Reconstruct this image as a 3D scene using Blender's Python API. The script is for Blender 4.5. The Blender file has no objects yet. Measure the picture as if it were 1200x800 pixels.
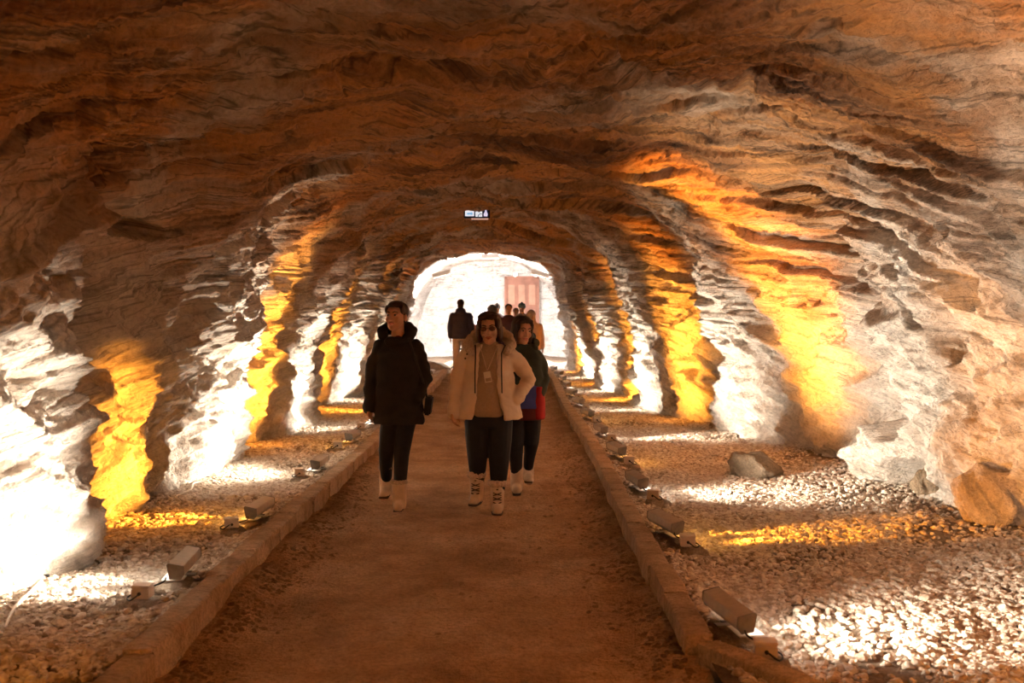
import bpy, bmesh, math, random
import numpy as np
from mathutils import Vector, Matrix, Euler
random.seed(7); RNG = np.random.default_rng(7)
PI = math.pi
scene = bpy.context.scene
C = scene.collection

# ------------------------------------------------------------------ camera, world, exposure
CAMZ = 1.62
cam_d = bpy.data.cameras.new('camera'); cam = bpy.data.objects.new('camera', cam_d); C.objects.link(cam)
cam_d.sensor_width = 36.0; cam_d.lens = 36.0; cam_d.clip_start = 0.05; cam_d.clip_end = 200
PITCH = math.atan(38/1200)
cam.location = (0, 0, CAMZ); cam.rotation_euler = (PI/2 - PITCH, 0, 0)
cam_d.dof.use_dof = True; cam_d.dof.focus_distance = 8.2; cam_d.dof.aperture_fstop = 3.2
scene.camera = cam
w = bpy.data.worlds.new('World'); scene.world = w; w.use_nodes = True
w.node_tree.nodes['Background'].inputs[0].default_value = (0.30, 0.22, 0.16, 1)
w.node_tree.nodes['Background'].inputs[1].default_value = 0.01
scene.view_settings.view_transform = 'Standard'; scene.view_settings.look = 'None'
scene.view_settings.exposure = 0.72; scene.view_settings.gamma = 1.0
scene.view_settings.use_curve_mapping = False
P_WHITE, P_AMBER, P_FLOOD = 240.0, 370.0, 215.0
COL_WHITE = (1.0, 0.84, 0.66); COL_AMBER = (1.0, 0.35, 0.035); COL_FLOOD = (1.0, 0.90, 0.82)

# ------------------------------------------------------------------ helpers
def tag(o, label=None, cat=None, group=None, kind=None):
    if label: o['label'] = label
    if cat: o['category'] = cat
    if group: o['group'] = group
    if kind: o['kind'] = kind
    return o
def empty(name, loc=(0,0,0), rz=0.0):
    o = bpy.data.objects.new(name, None); C.objects.link(o)
    o.location = loc; o.rotation_euler = (0, 0, rz); o.empty_display_size = 0.1
    return o
def link(name, me, mat=None, parent=None, loc=None, rot=None):
    o = bpy.data.objects.new(name, me); C.objects.link(o)
    if mat and not me.materials: me.materials.append(mat)
    if parent: o.parent = parent
    if loc is not None: o.location = loc
    if rot is not None: o.rotation_euler = rot
    return o
def project(X, Y, Z):
    s, c = math.sin(PITCH), math.cos(PITCH); h = Z - CAMZ
    d = Y*c - h*s; up = Y*s + h*c
    return 600 + 1200*X/d, 400 - 1200*up/d
def sm(x, a, b):
    t = np.clip((x-a)/(b-a), 0, 1); return t*t*(3-2*t)
PERM = RNG.permutation(4096).astype(np.int64)
GA = RNG.random(4096)*2*PI; GX, GY = np.cos(GA), np.sin(GA)
def perlin(x, y, seed=0):
    x = np.asarray(x, float)+seed*17.31; y = np.asarray(y, float)+seed*9.73
    xi = np.floor(x).astype(np.int64); yi = np.floor(y).astype(np.int64); xf = x-xi; yf = y-yi
    u = xf*xf*xf*(xf*(xf*6-15)+10); v = yf*yf*yf*(yf*(yf*6-15)+10)
    def g(a, b, fx, fy):
        h = PERM[(PERM[(a+seed*131) & 4095] + b) & 4095]; return GX[h]*fx + GY[h]*fy
    n0 = g(xi, yi, xf, yf)*(1-u) + g(xi+1, yi, xf-1, yf)*u
    n1 = g(xi, yi+1, xf, yf-1)*(1-u) + g(xi+1, yi+1, xf-1, yf-1)*u
    return (n0*(1-v)+n1*v)*1.45
def grid_mesh(name, P, wrap_uv=None):
    ny, ns = P.shape[:2]
    me = bpy.data.meshes.new(name)
    me.vertices.add(ny*ns); me.vertices.foreach_set('co', P.reshape(-1).astype(np.float32))
    idx = np.arange(ny*ns).reshape(ny, ns)
    q = np.stack([idx[:-1,:-1], idx[:-1,1:], idx[1:,1:], idx[1:,:-1]], -1).reshape(-1)
    nf = (ny-1)*(ns-1)
    me.loops.add(nf*4); me.loops.foreach_set('vertex_index', q.astype(np.int32))
    me.polygons.add(nf); me.polygons.foreach_set('loop_start', np.arange(0, nf*4, 4, dtype=np.int32))
    me.polygons.foreach_set('use_smooth', np.ones(nf, bool))
    me.update(calc_edges=True)
    if wrap_uv is not None:
        uv = me.uv_layers.new(name='strata')
        uv.data.foreach_set('uv', wrap_uv.reshape(-1, 2)[q].reshape(-1).astype(np.float32))
    return me

# ------------------------------------------------------------------ materials
def nmat(name):
    m = bpy.data.materials.new(name); m.use_nodes = True; return m, m.node_tree.nodes, m.node_tree.links, m.node_tree.nodes['Principled BSDF']
def ramp(ns, ls, src, stops):
    r = ns.new('ShaderNodeValToRGB'); e = r.color_ramp.elements
    while len(e) < len(stops): e.new(0.5)
    for k, (p, c) in enumerate(stops):
        e[k].position = p; e[k].color = (c, c, c, 1) if not hasattr(c, '__len__') else (*c, 1)
    ls.new(src, r.inputs[0]); return r.outputs[0]
def mix(ns, ls, fac, a, b, mode='MIX'):
    m = ns.new('ShaderNodeMix'); m.data_type = 'RGBA'; m.blend_type = mode
    for sock, v in ((m.inputs[0], fac), (m.inputs[6], a), (m.inputs[7], b)):
        if hasattr(v, 'links'): ls.new(v, sock)
        elif hasattr(v, '__len__'): sock.default_value = (*v, 1)
        else: sock.default_value = v
    return m.outputs[2]
def noise(ns, ls, vec, scale, detail=4, rough=0.55, sc=None, dist=0.0):
    if sc:
        mp = ns.new('ShaderNodeMapping'); mp.inputs['Scale'].default_value = sc; ls.new(vec, mp.inputs[0]); vec = mp.outputs[0]
    n = ns.new('ShaderNodeTexNoise'); n.inputs['Scale'].default_value = scale; n.inputs['Detail'].default_value = detail
    n.inputs['Roughness'].default_value = rough; n.inputs['Distortion'].default_value = dist
    ls.new(vec, n.inputs['Vector']); return n.outputs[0]
def bump(ns, ls, bs, hs, strength=0.4):
    prev = None
    for h, dist in hs:
        b = ns.new('ShaderNodeBump'); b.inputs['Strength'].default_value = strength; b.inputs['Distance'].default_value = dist
        ls.new(h, b.inputs['Height'])
        if prev: ls.new(prev, b.inputs['Normal'])
        prev = b.outputs[0]
    ls.new(prev, bs.inputs['Normal'])
def plain(name, col, rough=0.7, var=0.15, scale=8, bdist=0.0, metal=0.0, spec=0.3):
    m, ns, ls, bs = nmat(name)
    tc = ns.new('ShaderNodeTexCoord').outputs['Object']
    n = noise(ns, ls, tc, scale)
    c = ramp(ns, ls, n, [(0.3, tuple(x*(1-var) for x in col)), (0.7, tuple(min(1, x*(1+var)) for x in col))])
    ls.new(c, bs.inputs['Base Color']); bs.inputs['Roughness'].default_value = rough
    bs.inputs['Metallic'].default_value = metal; bs.inputs['Specular IOR Level'].default_value = spec
    if bdist: bump(ns, ls, bs, [(noise(ns, ls, tc, scale*6), bdist)], 0.5)
    return m
def emis(name, col, s):
    m, ns, ls, bs = nmat(name)
    bs.inputs['Base Color'].default_value = (*col, 1); bs.inputs['Emission Color'].default_value = (*col, 1)
    bs.inputs['Emission Strength'].default_value = s; return m

def rock_material():
    m, ns, ls, bs = nmat('salt_rock')
    tc = ns.new('ShaderNodeTexCoord').outputs['Object']
    uv = ns.new('ShaderNodeUVMap'); uv.uv_map = 'strata'; uv = uv.outputs[0]
    sep = ns.new('ShaderNodeSeparateXYZ'); ls.new(tc, sep.inputs[0])
    band = noise(ns, ls, uv, 1.0, 5, 0.6, (0.30, 3.0, 1), 0.5)
    fine = noise(ns, ls, uv, 1.0, 4, 0.6, (0.9, 13.0, 1), 0.4)
    big = noise(ns, ls, tc, 0.55, 4, 0.55)
    mid = noise(ns, ls, tc, 2.2, 5, 0.6)
    sp = noise(ns, ls, tc, 26, 3, 0.6)
    brown = ramp(ns, ls, band, [(0.32, (0.16, 0.068, 0.026)), (0.43, (0.42, 0.20, 0.08)), (0.50, (0.62, 0.30, 0.10)), (0.58, (0.42, 0.235, 0.12)), (0.68, (0.64, 0.39, 0.19))])
    fr = ramp(ns, ls, fine, [(0.38, 0.30), (0.50, 1.0)])
    brown = mix(ns, ls, 0.55, brown, fr, 'MULTIPLY')
    grey = ramp(ns, ls, mid, [(0.36, (0.22, 0.15, 0.10)), (0.5, (0.42, 0.33, 0.24)), (0.62, (0.58, 0.49, 0.39))])
    gm = ramp(ns, ls, big, [(0.50, 0.0), (0.60, 0.8)])
    up = mix(ns, ls, gm, brown, grey)
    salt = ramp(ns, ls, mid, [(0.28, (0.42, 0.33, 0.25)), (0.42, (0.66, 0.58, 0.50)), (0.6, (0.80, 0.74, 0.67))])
    # pale salt low, browner above; amber light on the vault partly in the colour
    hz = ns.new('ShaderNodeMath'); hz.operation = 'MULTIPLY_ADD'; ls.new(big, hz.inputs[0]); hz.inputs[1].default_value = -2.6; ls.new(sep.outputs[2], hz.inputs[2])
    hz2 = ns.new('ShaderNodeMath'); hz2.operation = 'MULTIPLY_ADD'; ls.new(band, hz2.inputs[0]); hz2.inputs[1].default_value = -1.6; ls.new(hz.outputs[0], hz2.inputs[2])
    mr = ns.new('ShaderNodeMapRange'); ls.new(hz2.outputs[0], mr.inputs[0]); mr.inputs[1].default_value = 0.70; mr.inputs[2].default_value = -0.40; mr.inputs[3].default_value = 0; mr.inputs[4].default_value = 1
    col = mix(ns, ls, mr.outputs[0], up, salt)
    # bleached rock past the mouth of the tunnel
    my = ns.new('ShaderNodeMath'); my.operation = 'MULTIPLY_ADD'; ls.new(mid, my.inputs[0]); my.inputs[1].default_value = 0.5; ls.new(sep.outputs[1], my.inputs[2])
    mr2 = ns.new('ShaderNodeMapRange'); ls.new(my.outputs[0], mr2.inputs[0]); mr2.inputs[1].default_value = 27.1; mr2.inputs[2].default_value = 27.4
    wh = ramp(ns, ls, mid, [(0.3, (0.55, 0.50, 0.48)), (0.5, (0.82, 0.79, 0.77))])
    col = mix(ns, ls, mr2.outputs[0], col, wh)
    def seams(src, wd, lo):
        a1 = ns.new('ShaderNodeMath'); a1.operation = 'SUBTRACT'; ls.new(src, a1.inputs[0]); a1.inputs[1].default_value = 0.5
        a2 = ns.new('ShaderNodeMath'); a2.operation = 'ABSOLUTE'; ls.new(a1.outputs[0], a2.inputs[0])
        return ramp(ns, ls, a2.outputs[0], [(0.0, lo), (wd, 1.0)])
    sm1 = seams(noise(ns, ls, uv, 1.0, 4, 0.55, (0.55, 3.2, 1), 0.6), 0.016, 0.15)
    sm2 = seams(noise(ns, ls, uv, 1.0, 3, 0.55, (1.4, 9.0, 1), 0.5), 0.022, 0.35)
    crack_shade = mix(ns, ls, 1.0, sm1, sm2, 'MULTIPLY')  # crevice shade painted into the rock colour as dark crack lines
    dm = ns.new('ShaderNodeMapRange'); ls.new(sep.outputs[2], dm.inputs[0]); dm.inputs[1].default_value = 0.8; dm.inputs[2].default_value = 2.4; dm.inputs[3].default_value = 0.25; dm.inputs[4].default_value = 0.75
    col = mix(ns, ls, dm.outputs[0], col, crack_shade, 'MULTIPLY')
    col = mix(ns, ls, 0.5, col, ramp(ns, ls, sp, [(0.35, 0.55), (0.55, 1.0)]), 'MULTIPLY')
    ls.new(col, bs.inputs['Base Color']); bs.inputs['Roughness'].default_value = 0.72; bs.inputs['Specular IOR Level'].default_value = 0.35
    bump(ns, ls, bs, [(noise(ns, ls, tc, 9, 7, 0.7), 0.10), (noise(ns, ls, uv, 1.0, 5, 0.65, (2.5, 30.0, 1), 0.3), 0.035), (sp, 0.02)], 0.9)
    return m
def earth_material(name, c1, c2, c3, sc=1.0):
    m, ns, ls, bs = nmat(name)
    tc = ns.new('ShaderNodeTexCoord').outputs['Object']
    a = noise(ns, ls, tc, 1.3*sc, 6, 0.62); b = noise(ns, ls, tc, 38*sc, 4, 0.65); d = noise(ns, ls, tc, 7*sc, 5, 0.6)
    c = ramp(ns, ls, a, [(0.32, c1), (0.5, c2), (0.68, c3)])
    c = mix(ns, ls, 0.6, c, ramp(ns, ls, b, [(0.35, 0.5), (0.6, 1.0)]), 'MULTIPLY')
    c = mix(ns, ls, 0.5, c, ramp(ns, ls, d, [(0.35, 0.6), (0.6, 1.0)]), 'MULTIPLY')
    ls.new(c, bs.inputs['Base Color']); bs.inputs['Roughness'].default_value = 0.9; bs.inputs['Specular IOR Level'].default_value = 0.2
    bump(ns, ls, bs, [(d, 0.05), (b, 0.035), (noise(ns, ls, tc, 110*sc, 3, 0.6), 0.01)], 0.9)
    return m
M = {}
M['rock'] = rock_material()
M['earth'] = earth_material('trodden_earth', (0.44, 0.265, 0.14), (0.64, 0.41, 0.23), (0.76, 0.53, 0.33))
M['bed'] = earth_material('gravel_ground', (0.22, 0.15, 0.10), (0.36, 0.27, 0.20), (0.46, 0.38, 0.30), 1.4)
M['kerb'] = earth_material('kerb_concrete', (0.56, 0.39, 0.25), (0.70, 0.51, 0.34), (0.80, 0.61, 0.44), 0.9)
M['slab'] = earth_material('slab_stone', (0.34, 0.25, 0.18), (0.46, 0.36, 0.27), (0.55, 0.45, 0.35), 1.5)
def stone_material():
    m, ns, ls, bs = nmat('salt_stone')
    oi = ns.new('ShaderNodeObjectInfo').outputs['Random']
    tc = ns.new('ShaderNodeNewGeometry').outputs['Position']
    a = noise(ns, ls, tc, 3.0, 3); b = noise(ns, ls, tc, 60, 3)
    wn = noise(ns, ls, tc, 22, 2, 0.5)
    c = ramp(ns, ls, wn, [(0.32, (0.36, 0.28, 0.21)), (0.5, (0.58, 0.50, 0.42)), (0.66, (0.76, 0.70, 0.62))])
    c = mix(ns, ls, 0.3, c, ramp(ns, ls, a, [(0.35, (0.6, 0.52, 0.44)), (0.6, (1, 1, 1))]), 'MULTIPLY')
    ls.new(c, bs.inputs['Base Color']); bs.inputs['Roughness'].default_value = 0.7
    bump(ns, ls, bs, [(b, 0.006)], 0.6); return m
M['stone'] = stone_material()
M['alu'] = plain('lamp_metal', (0.46, 0.40, 0.34), 0.45, 0.12, 20, 0.001, 0.55, 0.5)
M['alu_dark'] = plain('lamp_end_metal', (0.22, 0.20, 0.18), 0.5, 0.2, 20, 0.001, 0.3)
M['glow_w'] = emis('white_lamp_glass', (1.0, 0.9, 0.75), 14)
M['glow_a'] = emis('amber_lamp_glass', (1.0, 0.5, 0.10), 12)
M['box'] = plain('junction_plastic', (0.56, 0.47, 0.40), 0.55, 0.1, 30)
M['black'] = plain('black_rubber', (0.02, 0.02, 0.02), 0.6, 0.3, 30)
M['cable_w'] = plain('pale_cable', (0.62, 0.55, 0.48), 0.5, 0.1, 30)
M['door'] = plain('door_wood', (0.22, 0.10, 0.07), 0.6, 0.25, 3, 0.002)

# ------------------------------------------------------------------ tunnel shell
def itab(y, xs, vs): return np.interp(y, xs, vs)
def Lw(y): return itab(y, [-8, 5, 9, 20, 27, 35], [-3.0, -2.95, -2.95, -3.0, -3.2, -3.2])
def Rw(y): return itab(y, [-8, 3, 5.5, 8, 10, 12, 15, 17, 20, 23, 27, 35], [3.6, 3.8, 3.92, 3.66, 3.46, 3.0, 2.5, 2.3, 2.02, 1.9, 1.8, 1.8])
def Hc(y): return itab(y, [-8, 4, 8, 15, 27, 35], [3.6, 3.55, 3.42, 3.32, 3.24, 3.3])
NE = 2.55
_t = np.linspace(0, PI, 4001); _cx = np.sign(np.cos(_t))*np.abs(np.cos(_t))**(2/NE)*-1; _cz = np.abs(np.sin(_t))**(2/NE)
_l = np.concatenate([[0], np.cumsum(np.hypot(np.diff(_cx)*2.95, np.diff(_cz)*3.4))]); ARC = _l[-1]; _l /= ARC
def section(s):   # s 0..1 from the left foot over the crown to the right foot
    return np.interp(s, _l, _cx), np.interp(s, _l, _cz)
def ribs(y, edges, depth, rise):
    out = np.zeros_like(y)
    for k in range(len(edges)-1):
        a, b = edges[k], edges[k+1]
        t = np.clip((y-a)/(b-a), 0, 1)
        f = -depth*(1-sm(t, 0.0, 0.42)) + rise*sm(t, 0.38, 0.97)
        out = np.where((y >= a) & (y < b), f, out)
    return out
L_EDGES = [-6.3, -2.1, 2.1, 6.35, 10.55, 14.8, 18.9, 22.9, 26.9]
R_EDGES = [-6.5, -2.6, 1.3, 5.2, 9.1, 12.95, 16.8, 20.5, 24.0, 26.9]
# cavities: pixel centre (where it was read off), half sizes in px, angle deg, depth m
CAVS = [(930,90,62,9,-2,.16),(870,98,30,10,-25,.16),(800,88,45,9,20,.10),(725,52,50,8,22,.08),(470,75,90,12,-8,.10),(325,85,22,8,0,.05),
        (175,274,22,11,-8,.30),(160,118,12,10,0,.14),(122,150,20,22,-30,.16),(46,315,6,6,0,.12),(1076,478,20,46,-32,.28),(1108,568,26,30,0,.35),
        (1162,342,7,20,-24,.16),(1144,408,10,22,-20,.18),(962,27,24,10,0,.12),(1132,455,10,24,-30,.12),(30,375,16,22,20,.12),(972,478,7,22,5,.18),(962,545,6,14,0,.2),
        (268,262,14,7,-15,.08),(1120,262,8,16,-30,.1),(980,330,26,5,25,.10),(1000,286,26,4,12,.10),(940,300,16,3,14,.08),(970,365,10,6,0,.10),
        (345,70,24,5,-10,.07),(215,360,14,10,0,.12),(235,470,10,14,10,.1)]
LEDGES = [([(560,75),(640,42),(700,45),(745,62),(800,85),(860,104),(930,84),(990,88)],18,.16), ([(250,165),(330,120),(420,88),(520,60),(600,48)],15,.13), ([(640,150),(720,165),(800,180),(870,200),(930,215)],10,.09),
  ([(840,215),(900,235),(960,250),(1010,300)],10,.09), ([(740,215),(820,245),(880,270),(922,290)],9,.10), ([(720,240),(800,275),(870,310),(925,350)],10,.11), ([(800,300),(860,330),(925,378)],9,.09),
  ([(950,270),(1000,275),(1040,290),(1120,320),(1165,380)],10,.10), ([(1010,300),(1060,325),(1110,345),(1160,430)],9,.09), ([(0,150),(100,130),(200,140),(300,110)],16,.13), ([(0,70),(150,55),(280,25)],14,.12),
  ([(100,190),(220,180),(340,150),(430,120)],11,.09), ([(380,245),(450,190),(520,185),(600,183),(690,190),(760,205)],8,.10), ([(360,290),(440,240),(520,222),(640,220),(740,240)],7,.09), ([(130,385),(180,345),(240,300),(300,262),(370,228),(480,205)],24,.13),
  ([(980,150),(1060,180),(1130,215),(1200,240)],12,.12), ([(1020,60),(1100,90),(1200,120)],12,.11), ([(300,330),(350,280),(400,262),(450,250)],8,.08), ([(560,100),(650,110),(760,140),(860,140)],9,.08), ([(380,130),(470,118),(560,130),(650,128)],10,.08),
  ([(1000,420),(1040,470),(1085,530)],10,.12), ([(0,215),(80,205),(180,215),(260,190)],11,.09), ([(20,330),(110,300),(180,280)],9,.08), ([(430,160),(520,150),(610,158),(700,175)],8,.07)]
BULGES = [(1040,540,50,52,0,.24),(1170,520,40,60,0,.22),(1120,350,60,70,0,.14),(1060,400,60,60,20,.08),(890,180,70,40,20,.20),(250,380,34,60,20,.20),(240,260,60,20,-30,.14),
          (60,470,40,90,0,.12),(140,560,30,60,-20,.20),(320,345,14,22,0,.12)]
def displace(s, y, X, Z, U, V):
    arc = s*ARC; side = 1 - np.clip(Z/3.0, 0, 1)
    wallw = sm(-Z, -2.7, -1.9)
    left = X < itab(y, [0, 27], [0, -.7])
    d = np.zeros_like(s)
    skew = y + 0.35*(Z-0.6) + 0.10*perlin(arc*1.6, y*0.8, 3) + 0.05*perlin(arc*5, y*2, 5)
    rl = ribs(skew, L_EDGES, 0.34, 0.26); rr = ribs(y + 0.28*(Z-0.6) + 0.12*perlin(arc*1.6, y*0.8, 4) + 0.05*perlin(arc*5, y*2, 6), R_EDGES, 0.26, 0.26)
    d += np.where(left, rl, rr)*wallw
    d += 0.20*perlin(arc*0.45, y*0.42, 7) + 0.09*perlin(arc*1.1, y*0.9, 8)
    # bedding planes dip towards the camera
    dip = 0.33 + 0.22*(1-sm(Z, 1.2, 2.6)); q = Z - dip*(y-8) + 0.16*perlin(arc*0.6, y*0.45, 9) + 0.05*perlin(arc*2.0, y*1.3, 10)
    up = 0.30 + 0.70*sm(Z, 1.2, 2.5)
    for f, a, ev, sd in ((1.9, 0.20, 0.6, 11), (4.3, 0.13, 0.9, 12), (9.5, 0.075, 1.4, 13), (21, 0.034, 2.4, 14)):
        ph = q*f + 0.55*perlin(arc*ev, y*0.6*ev, sd)
        fl = np.floor(ph); fr = ph - fl
        ra = PERM[(fl.astype(np.int64)*7 + sd*31) & 4095]/4095.0
        mod = np.clip(0.25 + 1.2*perlin(arc*ev*0.8, y*ev*0.7, sd+20), 0, 1)
        d += up*a*ra*mod*(np.power(fr, 1.6)*sm(1-fr, 0.0, 0.05)*1.3 - 0.4)
    d += 0.03*perlin(arc*1.2, q*6, 30) + 0.016*perlin(arc*3, q*14, 31)
    for ea, fq, wd, dp, sd in ((0.55, 1.6, 0.05, 0.10, 51), (1.1, 3.6, 0.07, 0.055, 52), (2.2, 8.0, 0.09, 0.028, 53)):
        n = np.abs(perlin(arc*ea, q*fq, sd)); d -= dp*(1-sm(n, 0, wd))*np.clip(0.3+1.5*perlin(arc*0.9, y*0.7, sd+5), 0, 1)*(0.5+0.5*up)
    # craggy lower walls
    lw = 1 - 0.75*sm(Z, 1.4, 2.6)
    n1 = perlin(arc*2.1+0.6*y, y*1.5, 40); n2 = perlin(arc*4.6, y*3.6, 41); n3 = perlin(arc*10, y*8, 42)
    d += lw*(0.14*(1-2*np.abs(n1)) - 0.07 + 0.06*(1-2*np.abs(n2)) - 0.03 + 0.026*n3)
    d += 0.018*(1-2*np.abs(perlin(arc*14, y*11, 43))) + 0.008*perlin(arc*36, y*28, 44)
    ok = (y > 3.4) & (y < 27)
    for lst, sg in ((CAVS, -1), (BULGES, 1)):
        for (cu, cv, ru, rv, an, am) in lst:
            c_, s_ = math.cos(math.radians(-an)), math.sin(math.radians(-an))
            du, dv = U-cu, V-cv; a = (du*c_ - dv*s_)/ru; b = (du*s_ + dv*c_)/rv
            r = np.sqrt(a*a+b*b) + 0.16*perlin(arc*3, y*3, 50)
            d += sg*am*np.where(ok, (1-sm(r, 0.7, 1.08)) if sg < 0 else (1-sm(r, 0.0, 1.25)), 0)
    for pl, wpx, am in LEDGES:
        xs_ = [q_[0] for q_ in pl]; ys_ = [q_[1] for q_ in pl]
        vv = V - np.interp(U, xs_, ys_) + 5*perlin(U/26.0, V/60.0, 54) + 2.5*perlin(U/9.0, V/40.0, 55)
        endf = sm(U, xs_[0]-5, xs_[0]+25)*(1-sm(U, xs_[-1]-25, xs_[-1]+5))
        am_ = am*(0.6+0.8*perlin(U/50.0, V/50.0, 56)); wv = wpx*(1+0.6*perlin(U/40.0, V/90.0, 57))
        d -= np.where(ok, am_*endf*sm(vv, -1.5, 1.0)*(1-sm(vv, 0.25*wv, 1.3*wv)), 0)
    # lip that narrows the mouth
    d += 0.02*np.exp(-((y-26.9)/0.35)**2)
    d = np.where(y > 27.3, d*0.6-0.05, d)
    return d, q
def shell(S, Y):
    s, y = np.meshgrid(S, Y); cx, cz = section(s)
    l, r, h = Lw(y), Rw(y), Hc(y)
    mid = (l+r)/2; a = (r-l)/2
    X = mid + cx*a; Z = cz*h - 0.12
    U, V = project(X, np.maximum(y, 0.5), Z)
    d, q = displace(s, y, X, Z, U, V)
    nx, nz = mid*1.0 - X, np.minimum(1.25, Z+0.4)*0 + (1.25-Z)
    nz = np.where(Z < 1.25, 0.25*nz, nz); n = np.hypot(nx, nz)+1e-6
    P = np.stack([X + nx/n*d, y + 0.0*y, Z + nz/n*d], -1)
    return P, np.stack([s*ARC, q], -1)
NS = 760
S = np.linspace(0, 1, NS)
Y = [3.2]
while Y[-1] < 27.6: Y.append(Y[-1] + 0.0023*Y[-1])
while Y[-1] < 34.4: Y.append(Y[-1] + 0.12)
Y = np.concatenate([np.arange(-7, 3.15, 0.1), Y])
P, UVs = shell(S, Y)
i1, i2 = int(NS*0.285), int(NS*0.715)
for nm, a, b in (('wall_left', 0, i1), ('ceiling', i1, i2), ('wall_right', i2, NS-1)):
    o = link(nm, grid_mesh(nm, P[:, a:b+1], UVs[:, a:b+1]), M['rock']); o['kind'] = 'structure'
def wall_z(x, y, side):   # inner face of the wall at floor height, for placing things
    j = int(np.argmin(np.abs(Y-y))); col = P[j]; lo = col[:int(NS*0.2)] if side < 0 else col[int(NS*0.8):]
    k = int(np.argmin(np.abs(lo[:, 2]-x))); return lo[k, 0]
# end walls
def end_wall(name, y0, sgn):
    xs = np.linspace(-4.4, 4.6, 100); zs = np.linspace(-0.15, 4.0, 50); x, z = np.meshgrid(xs, zs)
    yy = y0 + 0.10*perlin(x*0.9, z*0.9, 60) + 0.05*perlin(x*2.6, z*2.6, 61) + 0.02*perlin(x*7, z*7, 62)
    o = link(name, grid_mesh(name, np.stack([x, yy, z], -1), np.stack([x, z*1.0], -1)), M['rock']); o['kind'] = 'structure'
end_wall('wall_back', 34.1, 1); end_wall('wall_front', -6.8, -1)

# ------------------------------------------------------------------ ground
KL, KR = -1.53, 0.80          # inner faces of the two kerbs
KW = 0.135
def kerb_x(y, side): return (KL + 0.02*math.sin(y*0.7)) if side < 0 else (KR + 0.02*math.sin(y*0.6+1))
def path_h(x, y):
    e = np.minimum(x-KL, KR-x)
    z = 0.010*perlin(x*0.9, y*0.7, 70) + 0.006*perlin(x*4, y*3, 71) + 0.003*perlin(x*14, y*12, 72)
    z = z + (0.045 + 0.05*perlin(x*0.5, y*0.9, 73) + 0.03*perlin(x*3, y*2.4, 74))*(1-sm(e, 0.0, 0.30))
    return z
xs = np.linspace(KL-0.06, KR+0.06, 170); ys = np.concatenate([np.arange(-6.8, 3.0, 0.1), np.geomspace(3.0, 34.2, 620)])
x, y = np.meshgrid(xs, ys)
o = link('floor', grid_mesh('floor', np.stack([x, y, path_h(x, y)], -1)), M['earth']); o['kind'] = 'structure'
MOUNDS = []
def bed_h(x, y, side):
    kx = (KL-KW) if side < 0 else (KR+KW)
    e = (kx-x) if side < 0 else (x-kx)
    z = 0.035 + 0.03*perlin(x*0.8, y*0.6, 80+side) + 0.02*perlin(x*2.6, y*2.2, 82+side) + 0.006*perlin(x*11, y*9, 84)
    z = z + 0.06*(1-sm(e, 0.0, 0.35))
    if side < 0: z = z + 0.10*np.exp(-(((x+2.25)/0.42)**2+((y-4.35)/0.35)**2))
    if side > 0: z = z + 0.05*sm(x, 2.2, 3.6)
    return z
beds = {}
for side, nm in ((-1, 'gravel_bed'), (1, 'gravel_bed')):
    if side < 0: xs = np.linspace(-3.7, KL-KW*0.5, 110)
    else: xs = np.linspace(KR+KW*0.5, 4.7, 150)
    ys = np.concatenate([np.arange(-6.8, 3.0, 0.15), np.geomspace(3.0, 34.2, 420)])
    x, y = np.meshgrid(xs, ys)
    o = link('floor_gravel_bed', grid_mesh(nm, np.stack([x, y, bed_h(x, y, side)], -1)), M['bed']); o['kind'] = 'structure'
    beds[side] = o

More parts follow.
